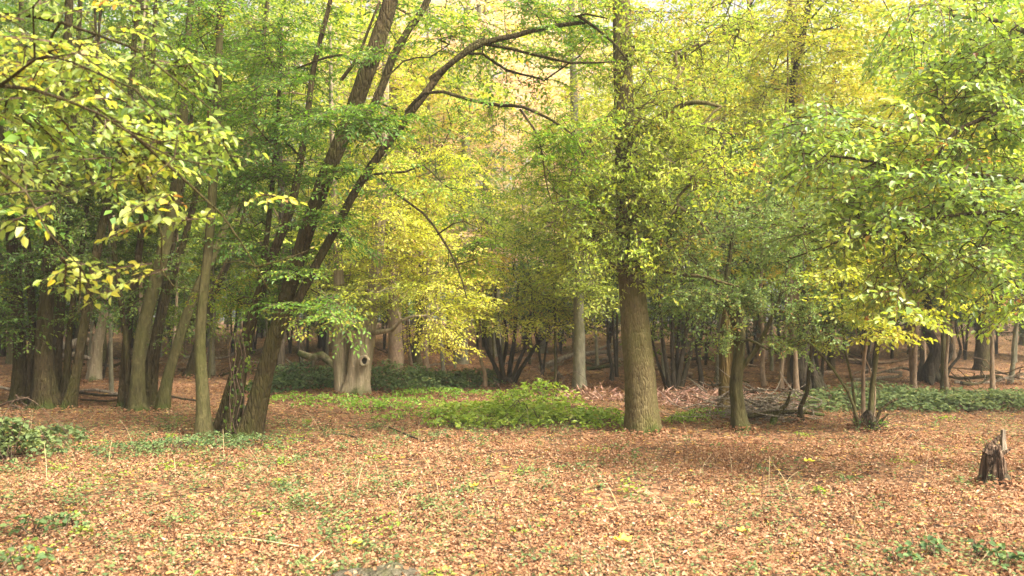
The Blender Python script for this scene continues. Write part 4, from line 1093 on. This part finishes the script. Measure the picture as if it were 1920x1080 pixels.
# ------------------------------------------------------------------ brambles, nettles
def thicket(name, label, cat, poly, hgt, leafm, leaf, n, seed, stems=26, aspect=.75, tmean=0, mound=1.0, mode=2):
    """leafy mound over a patch of ground given by ellipses (px, py, half width m, half depth m, height m)"""
    rs = np.random.RandomState(seed)
    c0 = G(*poly[0][:2])
    root = empty(name, c0, label, cat)
    g = Geo()
    tot = sum(e[2] * e[3] for e in poly)
    for px, py, rx, ry, h in poly:
        c = G(px, py)
        m = int(n * rx * ry / tot)
        a = rs.uniform(0, 6.28, m); r = np.sqrt(rs.rand(m))
        wob = 1 + .22 * np.sin(3 * a + seed) + .15 * np.sin(5 * a + seed * 2)
        x = c[0] + rx * r * wob * np.cos(a); y = c[1] + ry * r * wob * np.sin(a)
        top = h * np.clip(1 - r ** 2.4, .0, 1) * (.72 + .4 * pnoise(np.stack([x, y, 0 * x], -1), 3.2, seed)) + .06
        z = Hf(x, y) + top * (1 - .45 * rs.rand(m) ** 2)
        for q in range(3):
            yaw = rs.uniform(0, 6.28, m)
            D = np.stack([np.cos(yaw), np.sin(yaw), rs.normal(-.15, .3, m)], -1)
            P = np.stack([x, y, z], -1) + D * leaf * .15 + rs.normal(0, leaf * .25, (m, 3))
            N = np.stack([rs.normal(0, .35, m), rs.normal(-.15, .35, m), np.ones(m)], -1)
            L = leaf * rs.uniform(.6, 1.2, m)
            t = np.clip(.5 + tmean + rs.normal(0, .16, m) + .15 * pnoise(P, 2.5, seed + 4), 0, 1)
            leaves(g, P, D, N, L, L * aspect, t, mode)
        for k in range(max(3, int(stems * rx * ry / tot))):
            a = rs.uniform(0, 6.28); r = rs.rand() * .8
            p0 = np.array([c[0] + rx * r * math.cos(a), c[1] + ry * r * math.sin(a)])
            a2 = rs.uniform(0, 6.28); ln = rs.uniform(.3, .9) * h * 2
            p1 = p0 + ln * np.array([math.cos(a2), math.sin(a2)])
            hh = h * rs.uniform(.7, 1.15)
            P = np.array([[*p0, float(Hf(*p0)) - .02], [*(p0 * .6 + p1 * .4), float(Hf(*p0)) + hh], [*p1, float(Hf(*p1)) + hh * .35]])
            P = resample(P, .1)
            tube(g, P, np.linspace(.006, .003, len(P)), 4, 1)
    g.obj('foliage', [LEAF[leafm], BARK['twig']], root, c0, smooth=False)
    return root


thicket('bramble_bush', 'large-leaved pale green bramble bush at the left edge of the clearing', 'bramble', [(15, 866, .45, .4, .58), (62, 856, .36, .3, .42), (120, 828, .3, .25, .26), (-60, 860, .6, .5, .65)], .6, 'bramble', .07, 560, 3, aspect=.8, tmean=-.04)
thicket('bramble_bush', 'dark bramble bank between the leaning hornbeam and the pollard beech', 'bramble', [(560, 728, 1.0, .9, .62), (525, 732, .7, .8, .5), (605, 725, .8, .9, .55)], .6, 'bramble', .085, 1500, 4, tmean=-.06, mode=1)
thicket('bramble_bush', 'dark bramble bank stretching right of the pollard beech', 'bramble', [(745, 728, 1.2, 1.0, .58), (810, 726, 1.2, .9, .45), (880, 722, 1.0, .9, .35), (705, 728, .6, .7, .45)], .5, 'bramble', .085, 2200, 5, tmean=-.04, mode=1)
thicket('bramble_bush', 'long low blue-green bramble bank behind the hazel stool', 'bramble', [(1560, 765, 1.2, .7, .32), (1650, 762, 1.3, .9, .45), (1740, 762, 1.3, .9, .5), (1820, 762, 1.3, .8, .38), (1900, 762, 1.3, .8, .32)], .4, 'bramble', .08, 3400, 6, tmean=0, mode=1)
thicket('nettle_patch', 'bright green nettle mound left of the oak', 'nettles', [(985, 785, .9, .8, .34), (930, 793, .8, .6, .2), (1070, 795, .8, .6, .18), (870, 800, .6, .4, .14), (1135, 792, .5, .5, .16), (1010, 768, .7, .8, .64), (960, 770, .5, .6, .46), (880, 775, .8, .7, .18)], .5, 'nettle', .085, 1500, 7, aspect=.62, mode=2, stems=60, tmean=.12)
thicket('nettle_patch', 'sparse low nettle strip in front of the pollard beech', 'nettles', [(560, 757, .9, .5, .16), (640, 762, .9, .6, .2), (700, 772, .7, .5, .22), (760, 765, .8, .7, .16), (830, 745, 1.3, .8, .2), (780, 785, .7, .4, .12)], .2, 'nettle', .06, 850, 8, aspect=.6, tmean=.08)
thicket('fern_tuft', 'small green tuft at the foot of the mossy snag', 'fern', [(1320, 785, .35, .3, .16), (1290, 790, .3, .3, .12), (1270, 795, .3, .2, .1)], .2, 'nettle', .05, 260, 9, aspect=.4)
thicket('bramble_sprig', 'young bramble sprig at the bottom right corner', 'bramble', [(1750, 1040, .12, .1, .13), (1690, 1060, .1, .08, .1), (1850, 1050, .12, .1, .11), (1900, 1070, .12, .1, .12)], .2, 'bramble', .05, 42, 10, stems=8, aspect=.85)
thicket('bramble_sprig', 'young bramble sprig among litter at lower left', 'bramble', [(60, 1000, .2, .14, .18), (130, 985, .14, .12, .12), (30, 1070, .2, .1, .14)], .2, 'bramble', .05, 50, 11, stems=8, aspect=.85)
thicket('seedling_clump', 'loose grey-green seedling clump around the foot of the leaning hornbeam', 'seedlings', [(330, 845, .8, .4, .12), (400, 835, .5, .3, .14), (480, 838, .5, .35, .12), (250, 850, .6, .4, .12)], .15, 'bramble', .045, 520, 12, aspect=.6)
# dead bracken
g = Geo(); rs = np.random.RandomState(13)
for px, py, rx, ry, m in ((1300, 752, 1.2, .9, 1100), (1400, 765, 1.6, .8, 900), (1130, 750, 1.0, .8, 500)):
    c = G(px, py)
    a = rs.uniform(0, 6.28, m); r = np.sqrt(rs.rand(m))
    x = c[0] + rx * r * np.cos(a); y = c[1] + ry * r * np.sin(a); z = Hf(x, y) + rs.rand(m) * .3 * (1 - r * .8)
    yaw = rs.uniform(0, 6.28, m)
    L = rs.uniform(.1, .3, m)
    leaves(g, np.stack([x, y, z], -1), np.stack([np.cos(yaw), np.sin(yaw), rs.normal(0, .6, m)], -1), np.stack([rs.normal(0, .6, m), rs.normal(0, .6, m), np.ones(m)], -1), L, L * .14, rs.rand(m), 1)
tag(g.obj('dead_bracken', [LEAF['bracken']], smooth=False), 'pinkish dead bracken lying right of the oak', 'bracken', kind='stuff')


# ------------------------------------------------------------------ dead wood, stumps
def sticks(name, label, cat, paths, Y0, bark, group=None, seed=1, part=None):
    rs = np.random.RandomState(seed)
    P0 = W(paths[0][0][0], paths[0][0][1], Y0)
    root = empty(name, P0, label, cat, group) if part else None
    g = Geo()
    for li, p in enumerate(paths):
        P = resample(np.array([[*W(q[0], q[1], Y0 + (q[3] if len(q) > 3 else 0)), q[2] * .5 * Y0 / F] for q in p]), .1)
        P[:, :3] += np.cumsum(rs.normal(0, .006, (len(P), 3)), 0)
        g2 = Geo() if part and li else g
        tube(g2, P[:, :3], P[:, 3], 9, 0, .5, .08, .05, None, seed=seed + li)
        if part and li:
            g2.obj('side_branch', [BARK[bark]], root, P0)
    if part:
        g.obj('main_branch', [BARK[bark]], root, P0); return root
    o = g.obj(name, [BARK[bark]], None, P0)
    return tag(o, label, cat, group)


FB = 'fallen branches on the woodland floor'
sticks('fallen_branch', 'long pale fallen limb lying behind the smooth grey beech', 'branch', [[(1010, 690, 9), (1040, 676, 10), (1075, 664, 9), (1115, 661, 8), (1160, 658, 6)], [(1110, 662, 5), (1135, 650, 4), (1165, 640, 3)]], 24, 'dead', FB, 1, 1)
sticks('fallen_branch', 'dark fallen limb below the long pale one, left of the oak', 'branch', [[(1100, 690, 7), (1130, 687, 7), (1165, 683, 6)], [(1115, 689, 3), (1140, 698, 3), (1170, 702, 2)]], 23, 'hornbeam', FB, 2, 1)
sticks('fallen_branch', 'bleached dead branch lying in shade right of the hazel stool', 'branch', [[(1600, 712, 5), (1650, 708, 6), (1690, 703, 6), (1690, 697, 5), (1660, 695, 4)], [(1640, 700, 4), (1690, 690, 5), (1730, 704, 4), (1745, 706, 3)], [(1600, 700, 3), (1630, 692, 3), (1660, 690, 2)]], 21, 'dead', FB, 3, 1)
sticks('fallen_branch', 'gnarled sinewy limb resting left of the pollard beech', 'branch', [[(560, 660, 12), (585, 668, 14), (602, 664, 15), (612, 672, 14), (624, 686, 10)], [(600, 664, 8), (590, 676, 6), (586, 690, 4)]], 18.6, 'beech', FB, 4, 1)
sticks('fallen_branch', 'thick pale log propped behind the far left clump', 'branch', [[(110, 655, 18), (135, 648, 18), (165, 640, 15)], [(110, 668, 9), (140, 664, 9), (165, 672, 6)]], 20, 'dead', FB, 5, 1)
sticks('fallen_branch', 'brown twigs scattered behind the olive clump', 'branch', [[(140, 735, 5), (180, 742, 5), (225, 744, 4)], [(150, 750, 3), (200, 752, 3), (230, 748, 2)], [(300, 742, 4), (340, 747, 4), (370, 752, 3)]], 15.4, 'dark', FB, 6, 1)
sticks('fallen_branch', 'stick pile at the foot of the fluted hornbeam', 'branch', [[(-5, 762, 4, .1), (25, 752, 4), (55, 745, 3)], [(20, 760, 4), (45, 770, 4), (65, 778, 3, -.3)], [(30, 740, 3), (45, 758, 3), (75, 772, 2)]], 14.2, 'twig', FB, 7, 1)
for k, (lb, pts) in enumerate((('thin dark stick on litter right of the leaning hornbeam', [(612, 822, 3), (640, 818, 4), (668, 824, 3)]), ('long dark twig lying on litter before the nettle strip', [(730, 805, 3), (770, 822, 4), (800, 833, 3)]),
                               ('short black log lying at the right edge before the bramble bank', [(1812, 772, 7), (1840, 768, 7), (1870, 764, 5)]), ('small dark stick lying right of the hazel stool', [(1700, 826, 4), (1712, 818, 4), (1722, 810, 3)]),
                               ('faint curved twig on litter nearest the sprig at lower left', [(570, 1076, 4), (590, 1055, 4), (606, 1040, 3)]), ('pale thin twig lying across litter below the leaning hornbeam', [(330, 1010, 3), (450, 1016, 3), (560, 1032, 3)]))):
    P = []
    for px, py, w in pts:
        c = G(px, py); P.append([c[0], c[1], c[2] + .03, w * .5 * c[1] / F])
    P = resample(np.array(P), .08); g = Geo()
    tube(g, P[:, :3], P[:, 3], 7, 0, .5, .08, .06, None, seed=k)
    tag(g.obj('fallen_stick', [BARK['dark' if k < 4 else 'straw']], None, P[0, :3]), lb, 'stick', 'sticks lying on the litter')

# mossy snag behind the thorn
c = G(1368, 778)
root = empty('dead_snag', c, 'broken yellow-mossy snag standing right behind the crooked thorn', 'dead tree')
P = stem_path([(1368, 780, 54), (1366, 750, 44), (1366, 710, 42), (1366, 660, 40), (1368, 610, 36), (1369, 585, 32), (1371, 562, 24)], c[1], 0)
g = Geo(); tube(g, P[:, :3], P[:, 3], 22, 0, .5, .12, .03, (.35, .25, 4), seed=5); g.obj('trunk', [BARK['mossy']], root, c)
P = stem_path([(1382, 690, 22, .02), (1385, 640, 26, .02), (1388, 590, 22, .02), (1389, 545, 12, .02)], c[1] - .12, 0, False)
g = Geo(); tube(g, P[:, :3], P[:, 3], 14, 0, .5, .12, .03, None, seed=6); g.obj('bark_slab', [BARK['hornbeam']], root, c)

# brush pile
c = G(1425, 790)
root = empty('brush_pile', c, 'heap of tangled brown brushwood behind the thorn', 'brush pile')
rs = np.random.RandomState(9); g = Geo()
for k in range(190):
    a = rs.uniform(0, 6.28); ln = rs.uniform(.3, 1.0)
    p = np.array([c[0] + rs.normal(0, .42), c[1] + rs.normal(.35, .3), c[2] + abs(rs.normal(0, .22)) + .02])
    d = np.array([math.cos(a), math.sin(a) * .6, rs.normal(.05, .22)])
    P = np.array([p, p + d * ln * .5 + rs.normal(0, .05, 3), p + d * ln]); P[:, 2] = np.maximum(P[:, 2], c[2] - .02)
    P = resample(P, .1); tube(g, P, np.linspace(rs.uniform(.006, .018), .003, len(P)), 5, 0)
g.obj('twigs', [BARK['dead']], root, c)
P = np.array([[*W(1395, 782, c[1] - .2), .03], [*W(1440, 775, c[1] - .2), .04], [*W(1490, 772, c[1] - .1), .03], [*W(1545, 778, c[1]), .02]]); P = resample(P, .1)
g = Geo(); tube(g, P[:, :3], P[:, 3], 9, 0, .5, .1, .06, None, seed=3); g.obj('log', [BARK['hornbeam']], root, c)
P = np.array([[*W(1448, 800, c[1] - .3), .06], [*W(1455, 778, c[1] - .2), .045], [*W(1475, 758, c[1] - .2), .03], [*W(1482, 735, c[1] - .2), .012]]); P = resample(P, .08)
g = Geo(); tube(g, P[:, :3], P[:, 3], 9, 0, .5, .12, .06, None, seed=4); g.obj('log', [BARK['hornbeam']], root, c)


def jag_stump(root, c, r0, h, prof, bark, seed, sides=40, spikes=.5, lean=(0, 0)):
    rs = np.random.RandomState(seed); th = np.linspace(0, 6.283, sides, endpoint=False)
    lob = 1 + .17 * np.sin(3 * th + 1) + .13 * np.sin(5 * th + 2) + .12 * np.sin(11 * th) + rs.normal(0, .03, sides)
    topz = h * (1 - spikes * (.5 + .5 * np.sin(2 * th + .6)) * rs.uniform(.5, 1, sides))
    n = 14; V = []
    for k in range(n):
        t = k / (n - 1)
        rr = r0 * np.interp(t, [p[0] for p in prof], [p[1] for p in prof]) * (1 + (lob - 1) * (1.5 - t))
        z = topz * t - .05 * (1 - t)
        V.append(np.stack([c[0] + rr * np.cos(th) + lean[0] * z, c[1] + rr * np.sin(th) + lean[1] * z, c[2] + z], -1))
    for k, (s, dz) in enumerate(((.78, -.02), (.5, -.10), (.2, -.14))):
        z = topz + dz * (1 + h)
        rr = r0 * prof[-1][1] * s
        V.append(np.stack([c[0] + rr * np.cos(th) + lean[0] * z, c[1] + rr * np.sin(th) + lean[1] * z, c[2] + z], -1))
    V = np.array(V); m = len(V)
    i = np.arange(m - 1)[:, None] * sides; j = np.arange(sides)[None]; j2 = (j + 1) % sides
    g = Geo(); g.add(V.reshape(-1, 3), np.stack([i + j, i + j2, i + sides + j2, i + sides + j], -1).reshape(-1, 4))
    return g


# rotten stump on the right
c = G(1866, 913)
root = empty('rotten_stump', c, 'jagged rotten stump with dark streaks standing at the right edge', 'stump')
k_ = c[1] / F
g = jag_stump(root, c, 21 * k_, 80 * k_, [(0, 1.45), (.1, 1.05), (.5, .9), (.8, .80), (1, .58)], 'rot', 3, spikes=.5, lean=(-.02, 0)); g.obj('body', [BARK['rot']], root, c, smooth=False)
for pts in ([(1846, 850, 15), (1858, 836, 13), (1868, 824, 9), (1876, 815, 3)], [(1858, 855, 12), (1868, 842, 9), (1874, 834, 5)], [(1876, 852, 8), (1888, 846, 6), (1894, 842, 3)], [(1880, 845, 10, .05), (1880, 828, 8, .05), (1881, 806, 6, .05)]):
    P = resample(np.array([[*W(q[0], q[1], c[1] + (q[3] if len(q) > 3 else 0)), q[2] * .5 * k_] for q in pts]), .02)
    g = Geo(); tube(g, P[:, :3], P[:, 3], 8, 0, .5, .25, .1, None, seed=int(pts[0][0])); g.obj('splinter', [BARK['dead' if len(pts[0]) > 3 else 'rot']], root, c, smooth=False)
for pts in ([(1880, 895, 12), (1888, 902, 12), (1895, 916, 8)], [(1848, 902, 12), (1842, 912, 9), (1838, 918, 5)]):
    P = resample(np.array([[*W(q[0], q[1], c[1] - .08), q[2] * .5 * k_] for q in pts]), .02)
    g = Geo(); tube(g, P[:, :3], P[:, 3], 8, 0, .5, .2, .1, None, seed=int(pts[0][0])); g.obj('root', [BARK['dark']], root, c, smooth=False)

# cut stump at the bottom edge
c = np.array([(692 - 960) / F * 4.45, 4.45, float(H(-.8, 4.45)) - .06])
root = empty('cut_stump', c, 'wide low sawn stump with mossy left side at the bottom edge', 'stump')
rs = np.random.RandomState(2); sides = 48; th = np.linspace(0, 6.283, sides, endpoint=False)
lob = 1 + .07 * np.sin(3 * th + .5) + .05 * np.sin(7 * th) + .03 * np.sin(13 * th + 1)
V = []
for t, s in ((0, 1.35), (.2, 1.15), (.5, 1.04), (.85, 1.0), (1, .97)):
    V.append(np.stack([c[0] + .27 * s * lob * np.cos(th), c[1] + .23 * s * lob * np.sin(th), c[2] - .03 + .24 * t + .02 * np.sin(2 * th) * t], -1))
V = np.array(V); m = len(V)
i = np.arange(m - 1)[:, None] * sides; j = np.arange(sides)[None]; j2 = (j + 1) % sides
g = Geo(); g.add(V.reshape(-1, 3), np.stack([i + j, i + j2, i + sides + j2, i + sides + j], -1).reshape(-1, 4)); g.obj('bark', [BARK['olive']], root, c)
g = Geo(); ringv = [V[-1]]
for s in (.96, .8, .55, .3, .08):
    ringv.append((V[-1] - c) * np.array([s, s, 1]) + c + np.stack([0 * th, 0 * th, .008 + .008 * np.sin(5 * th + 9 * s) - .015 * (s < .5)], -1))
R = np.array(ringv); m = len(R)
i = np.arange(m - 1)[:, None] * sides
g.add(R.reshape(-1, 3), np.stack([i + j, i + j2, i + sides + j2, i + sides + j], -1).reshape(-1, 4), np.stack([(m - 1) * sides + np.arange(1, sides - 1) * 0, (m - 1) * sides + np.arange(1, sides - 1), (m - 1) * sides + np.arange(2, sides)], -1)); g.obj('cut_face', [BARK['cut']], root, c)

# bright leaves lying on top of the litter
for k, (px, py, s, lm, lb) in enumerate(((1163, 1020, .085, 'yellowfall', 'bright yellow leaf lying alone on litter below the oak'), (668, 1026, .07, 'yellowfall', 'yellow leaf lying just behind the sawn stump'), (1392, 1003, .07, 'yellowfall', 'yellow leaf lying on litter below the thorn'),
                                         (886, 917, .06, 'yellowfall', 'small yellow leaf far out on open litter below the nettle mound'), (1515, 870, .08, 'yellowfall', 'pale yellow leaf on litter before the hazel stool'), (718, 978, .08, 'litter', 'rust-orange leaf lying behind the sawn stump'), (1440, 985, .07, 'litter', 'rust-orange leaf lying by a yellow one below the thorn'))):
    c = G(px, py); a = random.uniform(0, 6.28); m = 22; th = np.linspace(0, 6.283, m, endpoint=False)
    r = s * (.72 + .28 * np.abs(np.cos(2.5 * th))) * (.8 + .2 * np.cos(th))
    V = np.stack([c[0] + r * np.cos(th + a), c[1] + .9 * r * np.sin(th + a), c[2] + .045 + .35 * r * np.sin(th * 2 + k) * .4 + .012 * np.cos(5 * th)], -1)
    V = np.vstack([V, [c[0], c[1], c[2] + .038]])
    g = Geo(); g.add(V, None, np.stack([np.arange(m), (np.arange(m) + 1) % m, np.full(m, m)], -1), 0, .18 if lm == 'litter' else .6)
    tag(g.obj('fallen_leaf', [LEAF[lm]], None, c, smooth=False), lb, 'leaf', 'bright leaves lying on the litter')

g = Geo(); rs = np.random.RandomState(88)
for bx, by, br_ in BASES + [(*G(1866, 913)[:2], .12), (*G(1368, 778)[:2], .2)]:
    m = int(130 + 1500 * br_)
    a = rs.uniform(0, 6.28, m); d = rs.exponential(.11, m)
    x = bx + (br_ * 1.12 + d) * np.cos(a); y = by + (br_ * 1.12 + d) * np.sin(a)
    z = Hf(x, y) + .012 + .085 * np.exp(-d / .09) * rs.rand(m)
    yaw = rs.uniform(0, 6.28, m)
    Nn = np.stack([.9 * np.cos(a) * np.exp(-d / .1), .9 * np.sin(a) * np.exp(-d / .1), np.ones(m)], -1) + rs.normal(0, .25, (m, 3))
    L = rs.uniform(.03, .065, m)
    leaves(g, np.stack([x, y, z], -1), np.stack([np.cos(yaw), np.sin(yaw), rs.normal(0, .2, m)], -1), Nn, L, L * .6, np.clip(rs.normal(.42, .17, m), 0, .97), 2, curl=.15)
cs = np.array([(692 - 960) / F * 4.45, 4.45, float(H(-.8, 4.45)) + .165])
m = 46; a = rs.uniform(0, 6.28, m); d = .30 * np.sqrt(rs.rand(m)); yaw = rs.uniform(0, 6.28, m); L = rs.uniform(.025, .06, m)
leaves(g, np.stack([cs[0] + d * np.cos(a), cs[1] + .85 * d * np.sin(a), cs[2] + .022 * rs.rand(m) - .25 * np.clip(d - .24, 0, 1)], -1), np.stack([np.cos(yaw), np.sin(yaw), rs.normal(0, .25, m)], -1), np.stack([rs.normal(0, .4, m), rs.normal(0, .4, m), np.ones(m)], -1), L, L * .6, np.clip(rs.normal(.5, .2, m), 0, 1), 2, curl=.2)
tag(g.obj('leaf_drift', [LEAF['litter']], smooth=False), 'fallen leaves drifted up against the feet of the trunks', 'leaf litter', kind='stuff')

# ------------------------------------------------------------------ air
m, N, Lk = nt('haze'); v = N.new('ShaderNodeVolumePrincipled'); v.inputs['Color'].default_value = (.95, .96, .93, 1); v.inputs['Density'].default_value = .0014; v.inputs['Anisotropy'].default_value = .3
o = N.new('ShaderNodeOutputMaterial'); Lk.new(v.outputs[0], o.inputs['Volume'])
V = np.array([[x, y, z] for x in (-450, 450) for y in (-450, 450) for z in (-2.5, 45)], float)
g = Geo(); g.add(V, [[0, 1, 3, 2], [4, 6, 7, 5], [0, 4, 5, 1], [2, 3, 7, 6], [0, 2, 6, 4], [1, 5, 7, 3]])
tag(g.obj('haze', [m], smooth=False), kind='stuff', label='faint pale autumn haze hanging between the far trees', cat='haze')

# ------------------------------------------------------------------ light, sky, camera
SUN_EL, SUN_AZ = math.radians(52), math.radians(124)     # azimuth clockwise from +Y: right, a little behind the viewer
w = bpy.data.worlds.new('World'); scene.world = w; w.use_nodes = True
N, Lk = w.node_tree.nodes, w.node_tree.links
bg = N['Background']; sky = N.new('ShaderNodeTexSky'); sky.sky_type = 'NISHITA'; sky.sun_disc = False
sky.sun_elevation = SUN_EL; sky.sun_rotation = SUN_AZ
sky.air_density = .5; sky.dust_density = 9; sky.ozone_density = .3
hs = N.new('ShaderNodeHueSaturation'); hs.inputs['Saturation'].default_value = .35; Lk.new(sky.outputs[0], hs.inputs['Color']); wb = N.new('ShaderNodeMix'); wb.data_type = 'RGBA'; wb.blend_type = 'MULTIPLY'; wb.inputs[0].default_value = 1; wb.inputs[7].default_value = (1, .965, .87, 1); Lk.new(hs.outputs[0], wb.inputs[6]); Lk.new(wb.outputs[2], bg.inputs[0]); bg.inputs[1].default_value = .15
sd = bpy.data.lights.new('sun', 'SUN'); sd.energy = 3.4; sd.angle = math.radians(16); sd.color = (1, .94, .83)
so = bpy.data.objects.new('sun', sd); COL.objects.link(so)
dv = Vector((math.sin(SUN_AZ) * math.cos(SUN_EL), math.cos(SUN_AZ) * math.cos(SUN_EL), math.sin(SUN_EL)))
so.rotation_euler = (-dv).to_track_quat('-Z', 'Y').to_euler(); so.location = (0, 0, 30)

cd = bpy.data.cameras.new('camera'); cam = bpy.data.objects.new('camera', cd); COL.objects.link(cam)
cam.location = (0, 0, EYE); cam.rotation_euler = (math.radians(90), 0, 0)
cd.sensor_width = 36; cd.lens = 36 * F / 1920; cd.shift_y = (HZ - 540) / 1920
cd.dof.use_dof = True; cd.dof.focus_distance = 10.0; cd.dof.aperture_fstop = 2.0
cd.clip_start = .05; cd.clip_end = 1500
scene.camera = cam
scene.view_settings.view_transform = 'Standard'; scene.view_settings.look = 'None'
scene.view_settings.exposure = 1.92; scene.view_settings.gamma = 1
c = scene.cycles
c.volume_bounces = 0; c.max_bounces = 8; c.diffuse_bounces = 4; c.glossy_bounces = 2; c.transmission_bounces = 5; c.transparent_max_bounces = 4
c.use_denoising = True
c.caustics_reflective = False; c.caustics_refractive = False
c.sample_clamp_indirect = 6
